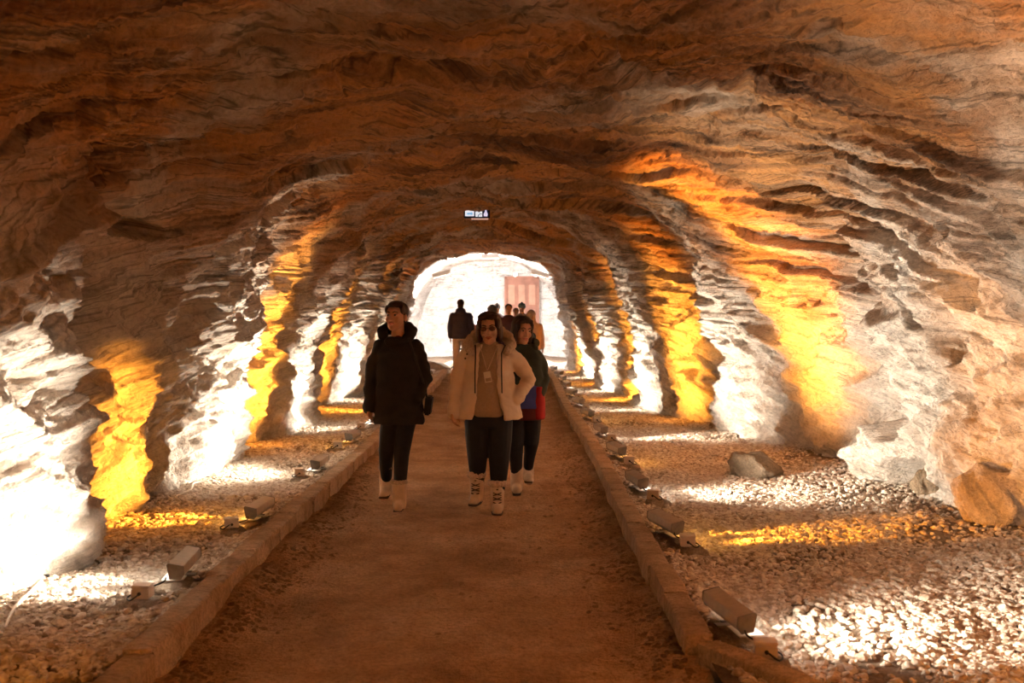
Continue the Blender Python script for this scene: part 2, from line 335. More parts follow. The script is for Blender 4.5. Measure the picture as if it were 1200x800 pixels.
# loose gravel: geometry nodes scatter on a thin copy of each bed
def gravel_nodes():
    ng = bpy.data.node_groups.new('gravel_scatter', 'GeometryNodeTree')
    ng.interface.new_socket('Geometry', in_out='INPUT', socket_type='NodeSocketGeometry')
    ng.interface.new_socket('Geometry', in_out='OUTPUT', socket_type='NodeSocketGeometry')
    N, L = ng.nodes, ng.links
    gi = N.new('NodeGroupInput'); go = N.new('NodeGroupOutput')
    dp = N.new('GeometryNodeDistributePointsOnFaces'); at = N.new('GeometryNodeInputNamedAttribute'); at.data_type = 'FLOAT'; at.inputs[0].default_value = 'dens'
    L.new(gi.outputs[0], dp.inputs['Mesh']); L.new(at.outputs[0], dp.inputs['Density'])
    join = N.new('GeometryNodeGeometryToInstance')
    for k in range(5):
        ico = N.new('GeometryNodeMeshIcoSphere'); ico.inputs['Subdivisions'].default_value = 2
        nt = N.new('ShaderNodeTexNoise'); nt.noise_dimensions = '4D'; nt.inputs['W'].default_value = k*7.7; nt.inputs['Scale'].default_value = 0.9
        sb = N.new('ShaderNodeVectorMath'); sb.operation = 'SUBTRACT'; sb.inputs[1].default_value = (0.5, 0.5, 0.5); L.new(nt.outputs['Color'], sb.inputs[0])
        sc = N.new('ShaderNodeVectorMath'); sc.operation = 'SCALE'; sc.inputs['Scale'].default_value = 1.9; L.new(sb.outputs[0], sc.inputs[0])
        sp = N.new('GeometryNodeSetPosition'); L.new(ico.outputs['Mesh'], sp.inputs['Geometry']); L.new(sc.outputs[0], sp.inputs['Offset'])
        tf = N.new('GeometryNodeTransform'); L.new(sp.outputs[0], tf.inputs['Geometry']); tf.inputs['Scale'].default_value = (1.25, 0.9+0.05*k, 0.62+0.05*k)
        L.new(tf.outputs[0], join.inputs[0])
    ip = N.new('GeometryNodeInstanceOnPoints'); L.new(dp.outputs['Points'], ip.inputs['Points']); L.new(join.outputs[0], ip.inputs['Instance'])
    ip.inputs['Pick Instance'].default_value = True
    rv = N.new('FunctionNodeRandomValue'); rv.data_type = 'FLOAT_VECTOR'; rv.inputs[0].default_value = (-0.5, -0.5, 0); rv.inputs[1].default_value = (0.5, 0.5, 6.28)
    L.new(rv.outputs[0], ip.inputs['Rotation'])
    rs = N.new('FunctionNodeRandomValue'); rs.data_type = 'FLOAT'; rs.inputs[2].default_value = 0.0; rs.inputs[3].default_value = 1.0; rs.inputs['Seed'].default_value = 3
    pw = N.new('ShaderNodeMath'); pw.operation = 'POWER'; pw.inputs[1].default_value = 2.2; L.new(rs.outputs[1], pw.inputs[0])
    ma = N.new('ShaderNodeMath'); ma.operation = 'MULTIPLY_ADD'; ma.inputs[1].default_value = 0.016; ma.inputs[2].default_value = 0.011; L.new(pw.outputs[0], ma.inputs[0])
    L.new(ma.outputs[0], ip.inputs['Scale'])
    sm_ = N.new('GeometryNodeSetMaterial'); sm_.inputs['Material'].default_value = M['stone']; L.new(ip.outputs[0], sm_.inputs['Geometry'])
    L.new(sm_.outputs[0], go.inputs[0]); return ng
GN = gravel_nodes()
for side, lab in ((-1, 'loose pale salt gravel strewn between the left kerb and the left rock wall'), (1, 'loose pale salt gravel strewn between the right kerb and the right rock wall')):
    x0, x1 = (-3.35, KL-KW-0.01) if side < 0 else (KR+KW+0.01, 4.1)
    x, y = np.meshgrid(np.linspace(x0, x1, 60), np.geomspace(3.4, 30, 240))
    me = grid_mesh('gravel', np.stack([x, y, bed_h(x, y, side)+0.004], -1))
    at = me.attributes.new('dens', 'FLOAT', 'POINT')
    dn = np.interp(y, [0, 9, 16, 30], [2300, 1900, 900, 500]) * np.clip(0.85+1.3*perlin(x*1.6, y*1.2, 90), 0.15, 1.15)
    if side > 0: dn = dn*(1-0.75*sm(x, 2.5, 3.2)*(y > 6.8))
    at.data.foreach_set('value', dn.reshape(-1).astype(np.float32))
    o = link('gravel', me, M['stone']); md = o.modifiers.new('scatter', 'NODES'); md.node_group = GN
    tag(o, lab, 'gravel', kind='stuff')

x, y = np.meshgrid(np.linspace(KL+0.01, KR-0.01, 90), np.geomspace(3.6, 27, 200))
me = grid_mesh('path_grit', np.stack([x, y, path_h(x, y)-0.004], -1)); at = me.attributes.new('dens', 'FLOAT', 'POINT')
e = np.minimum(x-KL, KR-x) + 0.12*perlin(x*2.0, y*1.6, 91)
dn = (1500*(1-sm(e, 0.02, 0.42)) + 60)*np.interp(y, [0, 10, 27], [1, 0.7, 0.25])*np.clip(0.7+1.2*perlin(x*2.4, y*1.8, 92), 0.05, 1.2)
at.data.foreach_set('value', dn.reshape(-1).astype(np.float32))
GN2 = GN.copy(); 
for nd in GN2.nodes:
    if nd.bl_idname == 'GeometryNodeSetMaterial': nd.inputs['Material'].default_value = M['earth']
    if nd.bl_idname == 'ShaderNodeMath' and nd.operation == 'MULTIPLY_ADD': nd.inputs[1].default_value = 0.012; nd.inputs[2].default_value = 0.006
o = link('path_grit', me, M['earth']); md = o.modifiers.new('scatter', 'NODES'); md.node_group = GN2
tag(o, 'brown grit and small clods scattered along the margins of the earth path', 'grit', kind='stuff')

def rock_mesh(name, r, seed, sub=2, rough=0.35, flat=1.0, planes=5):
    bm = bmesh.new(); bmesh.ops.create_icosphere(bm, subdivisions=sub, radius=1)
    rnd = random.Random(seed)
    pl = [(Vector((rnd.gauss(0,1), rnd.gauss(0,1), rnd.gauss(0,1))).normalized(), rnd.uniform(0.6, 0.9)) for _ in range(planes)]
    for v in bm.verts:
        p = v.co.copy()
        for n, dd in pl:
            t = p.dot(n)
            if t > dd: p -= n*(t-dd)*0.9
        k = 1 + rough*float(perlin(p.x*1.5+p.z*0.9, p.y*1.5-p.z*0.7, seed % 50)) + rough*0.4*float(perlin(p.x*4+p.z*2, p.y*4-p.z*2.3, seed % 50 + 1))
        if sub > 3: k += rough*0.15*float(perlin(p.x*11+p.z*5, p.y*11-p.z*6, seed % 50 + 2))
        p *= k; v.co = Vector((p.x*r[0], p.y*r[1], p.z*r[2]*flat))
    for f in bm.faces: f.smooth = sub > 3
    me = bpy.data.meshes.new(name); bm.to_mesh(me); bm.free(); return me
stone_ms = [rock_mesh('stone', (1, 0.85, 0.62), 100+k, 2 if k else 2, 0.3) for k in range(7)]
for m_ in stone_ms: m_.materials.append(M['stone'])
for side, n in ((1, 190), (-1, 100)):
    for k in range(n):
        for _ in range(20):
            yy = 4.2 + 4.6*random.random()**1.6
            xx = random.uniform(KR+KW+0.1, 3.1) if side > 0 else random.uniform(-2.6, KL-KW-0.08)
            u, v = project(xx, yy, 0.05)
            if 5 < u < 1195 and v < 800: break
        sz = random.uniform(0.018, 0.031) if random.random() < 0.9 else random.uniform(0.03, 0.042)
        c = bpy.data.objects.new('stone', random.choice(stone_ms)); C.objects.link(c); c.parent = beds[side]
        c.location = (xx, yy, float(bed_h(np.float64(xx), np.float64(yy), side)) + sz*0.35 + 0.01); c.scale = (sz, sz, sz)
        c.rotation_euler = (random.uniform(-.4, .4), random.uniform(-.4, .4), random.uniform(0, 6.28))

# ------------------------------------------------------------------ kerbs
def kerb_block(L, seed, h=0.27, wd=KW):
    rnd = random.Random(seed); nx, ny, nz = 5, 12, 6
    bm = bmesh.new()
    bmesh.ops.create_cube(bm, size=1.0)
    bmesh.ops.subdivide_edges(bm, edges=bm.edges[:], cuts=7, use_grid_fill=True)
    for v in bm.verts:
        p = v.co
        ex = sum(1 for a in p if abs(abs(a)-0.5) < 1e-4)
        q = Vector((p.x*wd, p.y*L, p.z*h))
        if ex >= 2: q.x *= 0.96; q.z -= 0.006*(p.z > 0)
        nn = 0.005*float(perlin(p.x*2+seed, p.y*2.2+p.z*1.2, 5)) + 0.002*float(perlin(p.x*5, p.y*9+p.z*3+seed, 6))
        if ex >= 2 and rnd.random() < 0.15: nn -= 0.005
        q += Vector((p.x, p.y*0.2, p.z)).normalized()*nn if p.length > 0 else Vector()
        v.co = q
    for f in bm.faces: f.smooth = False
    me = bpy.data.meshes.new('kerb_block'); bm.to_mesh(me); bm.free(); me.materials.append(M['kerb']); return me
kb = [kerb_block(1.0, 300+k) for k in range(5)]
for side, lab in ((-1, 'long row of worn concrete kerb blocks along the left edge of the earth path'), (1, 'long row of worn concrete kerb blocks along the right edge of the earth path')):
    root = empty('kerb', (kerb_x(0, side) + side*KW/2, 0, 0)); tag(root, lab, 'kerb')
    y0 = -1.0
    if side > 0: y0 = 4.58
    yend = 24.2 if side < 0 else 27.5
    while y0 < yend:
        Lb = random.uniform(0.52, 0.68)
        ym = y0 + Lb/2
        o = bpy.data.objects.new('kerb_block', random.choice(kb)); C.objects.link(o); o.parent = root
        jx = random.uniform(-0.006, 0.006)
        o.location = (kerb_x(ym, side) - kerb_x(0, side) + jx, ym, 0.165-0.135 + random.uniform(-0.008, 0.008))
        o.scale = (random.uniform(0.96, 1.04), Lb-0.018, 1); o.rotation_euler = (random.uniform(-.012, .012), random.uniform(-.02, .02), random.uniform(-.004, .004))
        y0 += Lb
    if side > 0:
        for (dx, yy, rz, zz, Ls) in ((0.16, 4.27, -0.62, 0.0, 0.62), (0.60, 3.98, -1.25, -0.03, 0.5)):
            o = bpy.data.objects.new('kerb_block', kb[2]); C.objects.link(o); o.parent = root
            o.location = (dx, yy, zz); o.scale = (1, Ls, 1); o.rotation_euler = (0.03, 0.05, -rz)

# ------------------------------------------------------------------ wall-washer lamps, junction boxes
def prism(profile, L, bev=0.0):   # profile in xz, extruded along y
    bm = bmesh.new(); n = len(profile)
    a = [bm.verts.new((p[0], -L/2, p[1])) for p in profile]; b = [bm.verts.new((p[0], L/2, p[1])) for p in profile]
    bm.faces.new(a); bm.faces.new(b[::-1])
    for k in range(n): bm.faces.new((a[k], b[k], b[(k+1) % n], a[(k+1) % n]))
    if bev: bmesh.ops.bevel(bm, geom=bm.edges[:], offset=bev, segments=2, affect='EDGES')
    bmesh.ops.recalc_face_normals(bm, faces=bm.faces[:])
    return bm
def to_me(name, bm, mat, smooth=False):
    if smooth:
        for f in bm.faces: f.smooth = True
    me = bpy.data.meshes.new(name); bm.to_mesh(me); bm.free()
    if mat: me.materials.append(mat)
    return me
def add_box(bm, c, s, rot=None, bev=0.0):
    r = bmesh.ops.create_cube(bm, size=1.0); vs = r['verts']
    for v in vs: v.co = Vector((v.co.x*s[0], v.co.y*s[1], v.co.z*s[2]))
    if rot: bmesh.ops.rotate(bm, verts=vs, cent=(0,0,0), matrix=Euler(rot).to_matrix())
    bmesh.ops.translate(bm, verts=vs, vec=c)
    if bev: bmesh.ops.bevel(bm, geom=list({e for v in vs for e in v.link_edges}), offset=bev, segments=2, affect='EDGES')
def tube_bm(pts, radii, n=10, bm=None, flat=1.0):
    bm = bm or bmesh.new(); pts = [Vector(p) for p in pts]; m = len(pts)
    if not hasattr(radii, '__len__'): radii = [radii]*m
    tang = [(pts[min(i+1, m-1)]-pts[max(i-1, 0)]).normalized() for i in range(m)]
    up = Vector((0, 0, 1)) if abs(tang[0].z) < 0.9 else Vector((0, 1, 0))
    rings = []; P2, R2, T2 = [], [], []
    for k in (3, 2, 1):   # round start cap
        a = k*PI/2/3.2; P2.append(pts[0]-tang[0]*radii[0]*math.sin(a)); R2.append(radii[0]*math.cos(a)); T2.append(tang[0])
    for i in range(m): P2.append(pts[i]); R2.append(radii[i]); T2.append(tang[i])
    for k in (1, 2, 3):
        a = k*PI/2/3.2; P2.append(pts[-1]+tang[-1]*radii[-1]*math.sin(a)); R2.append(radii[-1]*math.cos(a)); T2.append(tang[-1])
    for p, r, t in zip(P2, R2, T2):
        b = t.cross(up).normalized(); up = b.cross(t).normalized()
        rings.append([bm.verts.new(p + (b*math.cos(2*PI*j/n) + up*math.sin(2*PI*j/n)*flat)*r) for j in range(n)])
    for A, B in zip(rings[:-1], rings[1:]):
        for j in range(n): bm.faces.new((A[j], A[(j+1) % n], B[(j+1) % n], B[j]))
    bm.faces.new(rings[0][::-1]); bm.faces.new(rings[-1])
    return bm
LL = 0.44
house_me = to_me('housing', prism([(-0.040, 0.0), (-0.060, 0.035), (-0.050, 0.088), (0.046, 0.098), (0.052, 0.088), (0.026, 0.0)], LL, 0.003), M['alu'])
def cap_me():
    bm = prism([(-0.043, -0.003), (-0.063, 0.035), (-0.053, 0.091), (0.046, 0.101), (0.056, 0.090), (0.029, -0.003)], 0.014, 0.002); return to_me('end_cap', bm, M['alu_dark'])
cap = cap_me()
def panel_me(mat): 
    bm = bmesh.new(); add_box(bm, (0, 0, 0), (0.005, LL-0.02, 0.060)); return to_me('glass_panel', bm, mat)
glass = {'w': panel_me(M['glow_w']), 'a': panel_me(M['glow_a'])}
bq = bmesh.new(); add_box(bq, (0, 0, 0.003), (0.12, 0.30, 0.006), bev=0.001); plate_me = to_me('base_plate', bq, plain('plate_metal', (0.6, 0.55, 0.5), 0.5, 0.08))
bk = bmesh.new(); add_box(bk, (0, 0, 0.02), (0.09, 0.02, 0.008)); add_box(bk, (-0.02, 0, 0.045), (0.012, 0.02, 0.05)); add_box(bk, (0.0, 0, 0.004), (0.14, 0.05, 0.008))
bracket = to_me('bracket', bk, M['alu_dark'])
def box_meshes():
    bm = bmesh.new(); add_box(bm, (0,0,0.028), (0.095, 0.085, 0.056), bev=0.005); b = to_me('box_body', bm, M['box'])
    bm = bmesh.new(); add_box(bm, (0,0,0.064), (0.10, 0.09, 0.014), bev=0.004); l = to_me('box_lid', bm, M['box'])
    bm = bmesh.new()
    bmesh.ops.create_cone(bm, segments=14, radius1=0.009, radius2=0.009, depth=0.012, cap_ends=True, matrix=Matrix.Translation((0, -0.046, 0.03)) @ Matrix.Rotation(PI/2, 4, 'X'))
    g = to_me('cable_gland', bm, M['black']); return b, l, g
BOX = box_meshes()
slab_ms = [rock_mesh('slab', (0.17, 0.12, 0.06), 400+k, 3, 0.2, 1, 6) for k in range(3)]
for m_ in slab_ms: m_.materials.append(M['slab'])
# (side, distance): power factor, elevation deg, cone deg, fan width
BOOST = {(1,10.35): (3.4, 42, 98, .38), (1,8.5): (1.7, 30, 130, .62), (1,12.2): (1.4, 26, 120, .38), (1,14.1): (1.7, 32, 104, .34), (1,6.8): (0.75, 4, 80, .30), (1,4.75): (1.1, 22, 136, .5),
  (1,2.9): (1.8, 28, 130, .6), (1,1.0): (1.6, 28, 130, .6), (1,-0.9): (1.2, 25, 124, .5), (-1,-0.4): (.5, 24, 120, .4), (-1,1.6): (.5, 24, 120, .4),
  (-1,11.6): (1.6, 34, 112, .26), (-1,7.45): (1.2, 12, 86, .34), (-1,5.72): (1.15, 16, 112, .42), (-1,9.65): (1.15, 32, 140, .65), (-1,3.4): (0.7, 20, 110, .4)}
def lamp(x, y, side, kind, idx, name_where, vis=True, with_slab=True):
    bo, elv, cone, fan = BOOST.get((side, y), (1.0, 24, 124, .36))
    zb = float(bed_h(np.float64(x), np.float64(y), side))
    colw = 'white' if kind == 'w' else 'amber'
    ztop = zb + (0.045 if with_slab else 0.015)
    root = empty('floodlight', (x, y, ztop), (0.17 if side > 0 else PI+(0.04 if kind == 'w' else -0.08)) + random.uniform(-.06, .06))
    tag(root, f'{name_where}', 'floodlight', f'{colw} floodlights behind the {"left" if side<0 else "right"} kerb')
    tilt = math.radians(-6)
    e = (0, tilt*1.0, 0)
    h = bpy.data.objects.new('housing', house_me); C.objects.link(h); h.parent = root; h.location = (0, 0, 0.035); h.rotation_euler = e; h.scale = (0.84, 1, 0.84)
    for sg in (-1, 1):
        c = bpy.data.objects.new('end_cap', cap); C.objects.link(c); c.parent = root
        c.location = (0, sg*LL/2, 0.035); c.scale = (0.83, 1, 0.83); c.rotation_euler = e
    g = bpy.data.objects.new('glass_panel', glass[kind]); C.objects.link(g); g.parent = root
    R = Euler(e).to_matrix(); p = R @ Vector((0.0365, 0, 0.039)); g.location = (p.x, 0, p.z+0.035); g.rotation_euler = (0, tilt+0.286, 0); g['label'] = f'glowing {colw} glass panel'
    b = bpy.data.objects.new('bracket', bracket); C.objects.link(b); b.parent = root
    bp = bpy.data.objects.new('base_plate', plate_me); C.objects.link(bp); bp.parent = root; bp.location = (0.035, -0.03, 0.0)
    ld = bpy.data.lights.new(f'{colw}_beam', 'SPOT'); ld.spot_size = math.radians(cone); ld.spot_blend = 0.7; ld.shadow_soft_size = 0.04
    ld.energy = (P_WHITE if kind == 'w' else P_AMBER)*bo*0.5; ld.color = COL_WHITE if kind == 'w' else COL_AMBER
    el = math.radians(elv+5); dv = Vector((math.cos(el), 0, math.sin(el)))
    for sy in (-0.13, 0.13):   # the bar holds two rows of diodes; the fan leaves outward and upward
        lo = bpy.data.objects.new('lamp_beam', ld); C.objects.link(lo); lo.parent = root
        lo.location = (p.x+0.05, sy, p.z+0.06); lo.rotation_euler = dv.to_track_quat('-Z', 'Y').to_euler(); lo.scale = (fan, 1, 1)
    return root, ztop
ordw = ['nearest', 'second', 'third', 'fourth', 'fifth', 'sixth', 'seventh', 'eighth', 'ninth', 'tenth', 'eleventh', 'twelfth']
R_L = [(-4.8,'w'),(-2.9,'a'),(-0.9,'w'),(1.0,'a'),(2.9,'a'),(4.75,'w'),(6.8,'a'),(8.5,'w'),(10.35,'a'),(12.2,'w'),(14.1,'a'),(15.8,'w'),(17.6,'a'),(19.4,'w'),(21.3,'a'),(23.0,'w'),(25.2,'a')]
L_L = [(-4.4,'w'),(-2.4,'a'),(-0.4,'w'),(1.6,'a'),(3.4,'a'),(5.72,'w'),(7.45,'a'),(9.65,'w'),(11.6,'a'),(13.5,'w'),(15.7,'a'),(17.6,'w'),(19.6,'a'),(21.6,'w'),(23.6,'a')]
for side, lst in ((1, R_L), (-1, L_L)):
    cnt = {'w': 0, 'a': 0}
    for k, (yy, kd) in enumerate(lst):
        x = kerb_x(yy, side) + side*(KW + (0.17 if side < 0 else 0.115))
        if side > 0 and abs(yy-4.75) < .1: x = 1.02
        cn = 'white' if kd == 'w' else 'amber'; sn = 'left' if side < 0 else 'right'
        if yy < 3.7:
            where = f'{cn} floodlight beside the {sn} kerb, ' + ('just out of frame beside the camera' if yy > 2 else 'level with the camera' if yy > 0 else 'behind the camera' if yy > -2.6 else 'well behind the camera')
        else:
            cnt[kd] += 1
            where = f'{ordw[cnt[kd]-1]} {cn} floodlight from the camera beside the {sn} kerb, washing the wall'
        big = 4 < yy < 13
        root, ztop = lamp(x, yy, side, kd, k, where)
        if yy < 3.7: del root['group']; root['group'] = f'{cn} floodlights behind the camera'
        if yy > 3.9:
            zb = float(bed_h(np.float64(x), np.float64(yy), side))
            o = bpy.data.objects.new('stone_slab', slab_ms[k % 3]); C.objects.link(o); o.location = (x, yy-0.04, zb+0.0); o.rotation_euler = (0, 0, PI/2 + random.uniform(-.2, .2)); o.scale = (1.35, 0.8, 0.75)
            tag(o, f'flat rough stone under the {ordw[cnt[kd]-1]} {cn} floodlight from the camera at the {sn} kerb', 'stone', f'stones under floodlights by the {sn} kerb')
            if yy < 18:
                bx = x + side*(0.085 if side > 0 else 0.11); by = yy - 0.33
                bz = float(bed_h(np.float64(bx), np.float64(by), side))
                o = bpy.data.objects.new('stone_slab', slab_ms[(k+1) % 3]); C.objects.link(o); o.location = (bx, by, bz); o.rotation_euler = (0, 0, random.uniform(-.3, .3)); o.scale = (0.75, 1.0, 0.9)
                tag(o, f'rough stone block under the junction box at the {ordw[cnt[kd]-1]} {cn} floodlight, {sn} kerb', 'stone', f'stones under junction boxes by the {sn} kerb')
                r = empty('junction_box', (bx, by, bz+0.048), random.uniform(-.25, .35))
                tag(r, f'small pale junction box in front of the {ordw[cnt[kd]-1]} {cn} floodlight at the {sn} kerb', 'junction box', f'junction boxes by the {sn} kerb')
                for me_, nm in zip(BOX, ('box_body', 'lid', 'cable_gland')):
                    c = bpy.data.objects.new(nm, me_); C.objects.link(c); c.parent = r
                # black lead from lamp to box
                pts = [(x+side*0.015, yy-0.245, ztop+0.05), (x+side*0.03, yy-0.275, ztop+0.03), (bx+side*0.065, by-0.01, bz+0.06), (bx+side*0.04, by-0.075, bz+0.052), (bx, by-0.055, bz+0.078)]
                sp = []
                for i in range(len(pts)-1):
                    for t in (0, .25, .5, .75):
                        p0, p1, p2, p3 = [Vector(pts[max(0, min(len(pts)-1, i+j))]) for j in (-1, 0, 1, 2)]
                        sp.append(0.5*((2*p1)+(p2-p0)*t+(2*p0-5*p1+4*p2-p3)*t*t+(3*p1-p0-3*p2+p3)*t**3))
                sp.append(Vector(pts[-1]))
                o = link('lead', to_me('lead', tube_bm(sp, 0.0045, 6), M['black'], True)); o.parent = root
                o.matrix_parent_inverse = (Matrix.Translation(root.location) @ root.rotation_euler.to_matrix().to_4x4()).inverted()

# pale and dark cables lying on the left gravel
def cable(name, pix, mat, label, side=-1, r=0.009):
    pts = []
    for (u, v) in pix:
        yy = CAMZ/math.tan(math.atan((v-400)/1200)+PITCH)*0.985; xx = (u-600)/1200*yy
        pts.append(Vector((xx, yy, float(bed_h(np.float64(xx), np.float64(yy), side))+0.022)))
    sp = []
    for i in range(len(pts)-1):
        for t in (0, .2, .4, .6, .8):
            p0, p1, p2, p3 = [pts[max(0, min(len(pts)-1, i+j))] for j in (-1, 0, 1, 2)]
            sp.append(0.5*((2*p1)+(p2-p0)*t+(2*p0-5*p1+4*p2-p3)*t*t+(3*p1-p0-3*p2+p3)*t**3))
    sp.append(pts[-1])
    tag(link(name, to_me(name, tube_bm(sp, r, 8), mat, True)), label, 'cable')
cable('cable', [(204, 588), (214, 582), (222, 577), (224, 571), (230, 568), (242, 567)], M['cable_w'], 'short pale cable curling on the gravel at the foot of the left wall')
cable('cable', [(0, 750), (6, 733), (16, 718), (32, 704), (44, 690)], M['cable_w'], 'pale cable on the bright gravel at the left edge of the frame')
cable('cable', [(0, 706), (10, 694), (22, 686), (36, 682), (52, 681)], M['black'], 'dark cable on the bright gravel beside the foot of the near left wall')
cable('cable', [(104, 643), (120, 634), (140, 629), (160, 622)], M['kerb'], 'thin buried cable crossing the amber-lit gravel below the left recess', r=0.006)

# ------------------------------------------------------------------ boulders
def boulder(u, v, wpx, hpx, label, seed, dy=0.45, mat='rock2', rz=0.0):
    yy = CAMZ/math.tan(math.atan((v-400)/1200)+PITCH); xx = (u-600)/1200*yy; k = yy/1200
    me = rock_mesh('boulder', (wpx*k/2, wpx*k/2*0.8, hpx*k*0.62), seed, 5, 0.28, 1, 9)
    me.materials.append(M[mat]); o = link('boulder', me); o.location = (xx, yy+dy*wpx*k, hpx*k*0.38); o.rotation_euler = (0, 0, rz)
    return tag(o, label, 'rock')
M['rock2'] = earth_material('boulder_rock', (0.42, 0.32, 0.24), (0.58, 0.48, 0.39), (0.70, 0.61, 0.52), 1.2)
M['rock3'] = earth_material('dark_boulder_rock', (0.24, 0.17, 0.11), (0.36, 0.27, 0.18), (0.44, 0.34, 0.25), 1.2)
boulder(890, 568, 74, 36, 'low rounded boulder at the foot of the right wall beside the amber-lit rock', 501, mat='rock3')
boulder(1172, 624, 100, 74, 'large pale boulder at the right edge of the frame against the right wall', 503, dy=0.12, mat='rock2')
boulder(1106, 598, 58, 66, 'dark rounded boulder in a hollow at the foot of the right wall', 507, dy=0.35, mat='rock3')
boulder(1158, 729, 15, 13, 'single white cobble on top of the right gravel', 509, dy=0.3, mat='stone')
boulder(508, 437, 44, 15, 'low pale mound of rock at the far end of the left kerb', 511, dy=0.3, mat='rock2')

# ------------------------------------------------------------------ exit sign
Ys = 16.6; kx = Ys/1200
sx, sz = (559-600)*kx, CAMZ + (362-250)*kx
root = empty('exit_sign', (sx, Ys, sz)); tag(root, 'small lit exit sign with white pictograms hanging from the tunnel ceiling', 'sign')
bm = bmesh.new(); add_box(bm, (0, 0, 0), (30.5*kx, 0.05, 12.5*kx), bev=0.004); link('sign_housing', to_me('sign_housing', bm, plain('sign_black', (0.012, 0.014, 0.03), 0.4)), parent=root)
ME = emis('sign_white', (0.80, 0.90, 1.0), 0.55); MB_ = emis('sign_blue', (0.25, 0.50, 0.75), 0.4)
def flat_poly(pts, y, th=0.004):
    bm = bmesh.new(); f = bm.faces.new([bm.verts.new((p[0]*kx, y, p[1]*kx)) for p in pts]); r = bmesh.ops.extrude_face_region(bm, geom=[f])
    bmesh.ops.translate(bm, verts=[g for g in r['geom'] if isinstance(g, bmesh.types.BMVert)], vec=(0, -th, 0)); bmesh.ops.recalc_face_normals(bm, faces=bm.faces[:]); return bm
def R4(x0, x1, z0, z1): return [(x0, z0), (x1, z0), (x1, z1), (x0, z1)]
link('pictogram_field', to_me('pictogram_field', flat_poly(R4(-13.6, -3.2, -3.8, 4.6), -0.026), ME), parent=root)
link('arrow_mark', to_me('arrow_mark', flat_poly([(-11.5, -2.2), (-6.5, -2.2), (-6.5, -3.2), (-4.2, -0.9), (-6.5, 1.4), (-6.5, 0.4), (-11.5, 0.4)], -0.031), MB_), parent=root)
link('pictogram_field', to_me('pictogram_field', flat_poly(R4(-1.6, 6.2, -4.4, 5.4), -0.026), ME), parent=root)
DK = plain('sign_figure', (0.02, 0.03, 0.07), 0.5)
for nm, pl in (('figure_head', [(1.4+0.9*math.cos(a), 3.9+0.9*math.sin(a)) for a in np.linspace(0, 2*PI, 12, endpoint=False)]),
               ('figure_leg', [(0.8, -4.2), (2.0, -4.2), (3.0, -2.0), (2.2, -1.2)]), ('figure_leg', [(3.0, -1.5), (5.8, -1.9), (5.8, -1.1), (3.2, -0.4)]), ('figure_arm', [(-1.4, 1.0), (0.8, 2.0), (0.8, 2.7), (-1.4, 1.9)])):
    link(nm, to_me(nm, flat_poly(pl, -0.031), DK), parent=root)
link('walking_figure', to_me('walking_figure', flat_poly([(8.2, -3.8), (12.2, -4.2), (12.8, -1.5), (11.6, 1.2), (11.4, 4.2), (10.6, 5.0), (9.6, 4.2), (9.4, 1.2), (8.0, -1.0)], -0.026), emis('sign_lilac', (0.72, 0.72, 1.0), 0.5)), parent=root)
bm = bmesh.new(); add_box(bm, (3.5*kx, -0.01, -7.0*kx), (20*kx, 0.03, 1.6*kx)); link('light_leak', to_me('light_leak', bm, emis('sign_leak_glow', (0.8, 0.55, 0.45), 0.25)), parent=root)  # glowing strip stands in for light leaking below the sign
bm = bmesh.new()
for dx in (-0.12, 0.12): add_box(bm, (dx, 0, 0.2), (0.008, 0.008, 0.30))
link('hanger_rod', to_me('hanger_rod', bm, M['alu_dark']), parent=root)

# ------------------------------------------------------------------ far door and added flood lamps past the mouth
Yd = 33.85; kd = Yd/1200
root = empty('door_1', ((611.5-600)*kd, Yd, 0)); root['kind'] = 'structure'
dw, dz0, dz1 = 36*kd, 0.0, CAMZ + (362-326)*kd
bm = bmesh.new(); add_box(bm, (0, 0.04, (dz0+dz1)/2), (dw, 0.06, dz1)); link('door_leaf', to_me('door_leaf', bm, M['door']), parent=root)
bm = bmesh.new()
for xx in (-dw/2-0.03, dw/2+0.03): add_box(bm, (xx, 0, dz1/2), (0.07, 0.16, dz1+0.06))
add_box(bm, (0, 0, dz1+0.03), (dw+0.13, 0.16, 0.07)); link('door_frame', to_me('door_frame', bm, M['door']), parent=root)
MP = plain('door_panel_wood', (0.32, 0.17, 0.12), 0.6, 0.2, 3)
for c in range(3):
    for r_ in range(3):
        bm = bmesh.new(); add_box(bm, ((c-1)*dw/3, -0.005, 0.45+r_*0.82), (dw/3-0.12, 0.05, 0.66), bev=0.012); link('door_panel', to_me('door_panel', bm, MP), parent=root)
bm = bmesh.new(); add_box(bm, (0.06, -0.06, 1.05), (0.02, 0.03, 0.14), bev=0.004); link('door_handle', to_me('door_handle', bm, M['alu']), parent=root)
WHM = plain('white_lamp_metal', (0.8, 0.78, 0.76), 0.5, 0.03)
def flood(x, y, z, rot, label, e=1.0, size=0.5):  # added lamps, unseen fixtures that brighten the far chamber
    root = empty('added_floodlight', (x, y, z)); tag(root, label, 'floodlight'); root.rotation_euler = rot
    bm = bmesh.new(); add_box(bm, (0, 0, 0.03), (size, 0.16, 0.06), bev=0.01); link('housing', to_me('housing', bm, WHM), parent=root)
    bm = bmesh.new(); add_box(bm, (0, 0, -0.003), (size*0.92, 0.13, 0.006)); link('glass_panel', to_me('glass_panel', bm, M['glow_w']), parent=root)
    ld = bpy.data.lights.new('flood', 'AREA'); ld.shape = 'RECTANGLE'; ld.size = size*0.9; ld.size_y = 0.12; ld.energy = P_FLOOD*e; ld.color = COL_FLOOD
    lo = bpy.data.objects.new('flood_beam', ld); C.objects.link(lo); lo.parent = root; lo.location = (0, 0, -0.02)
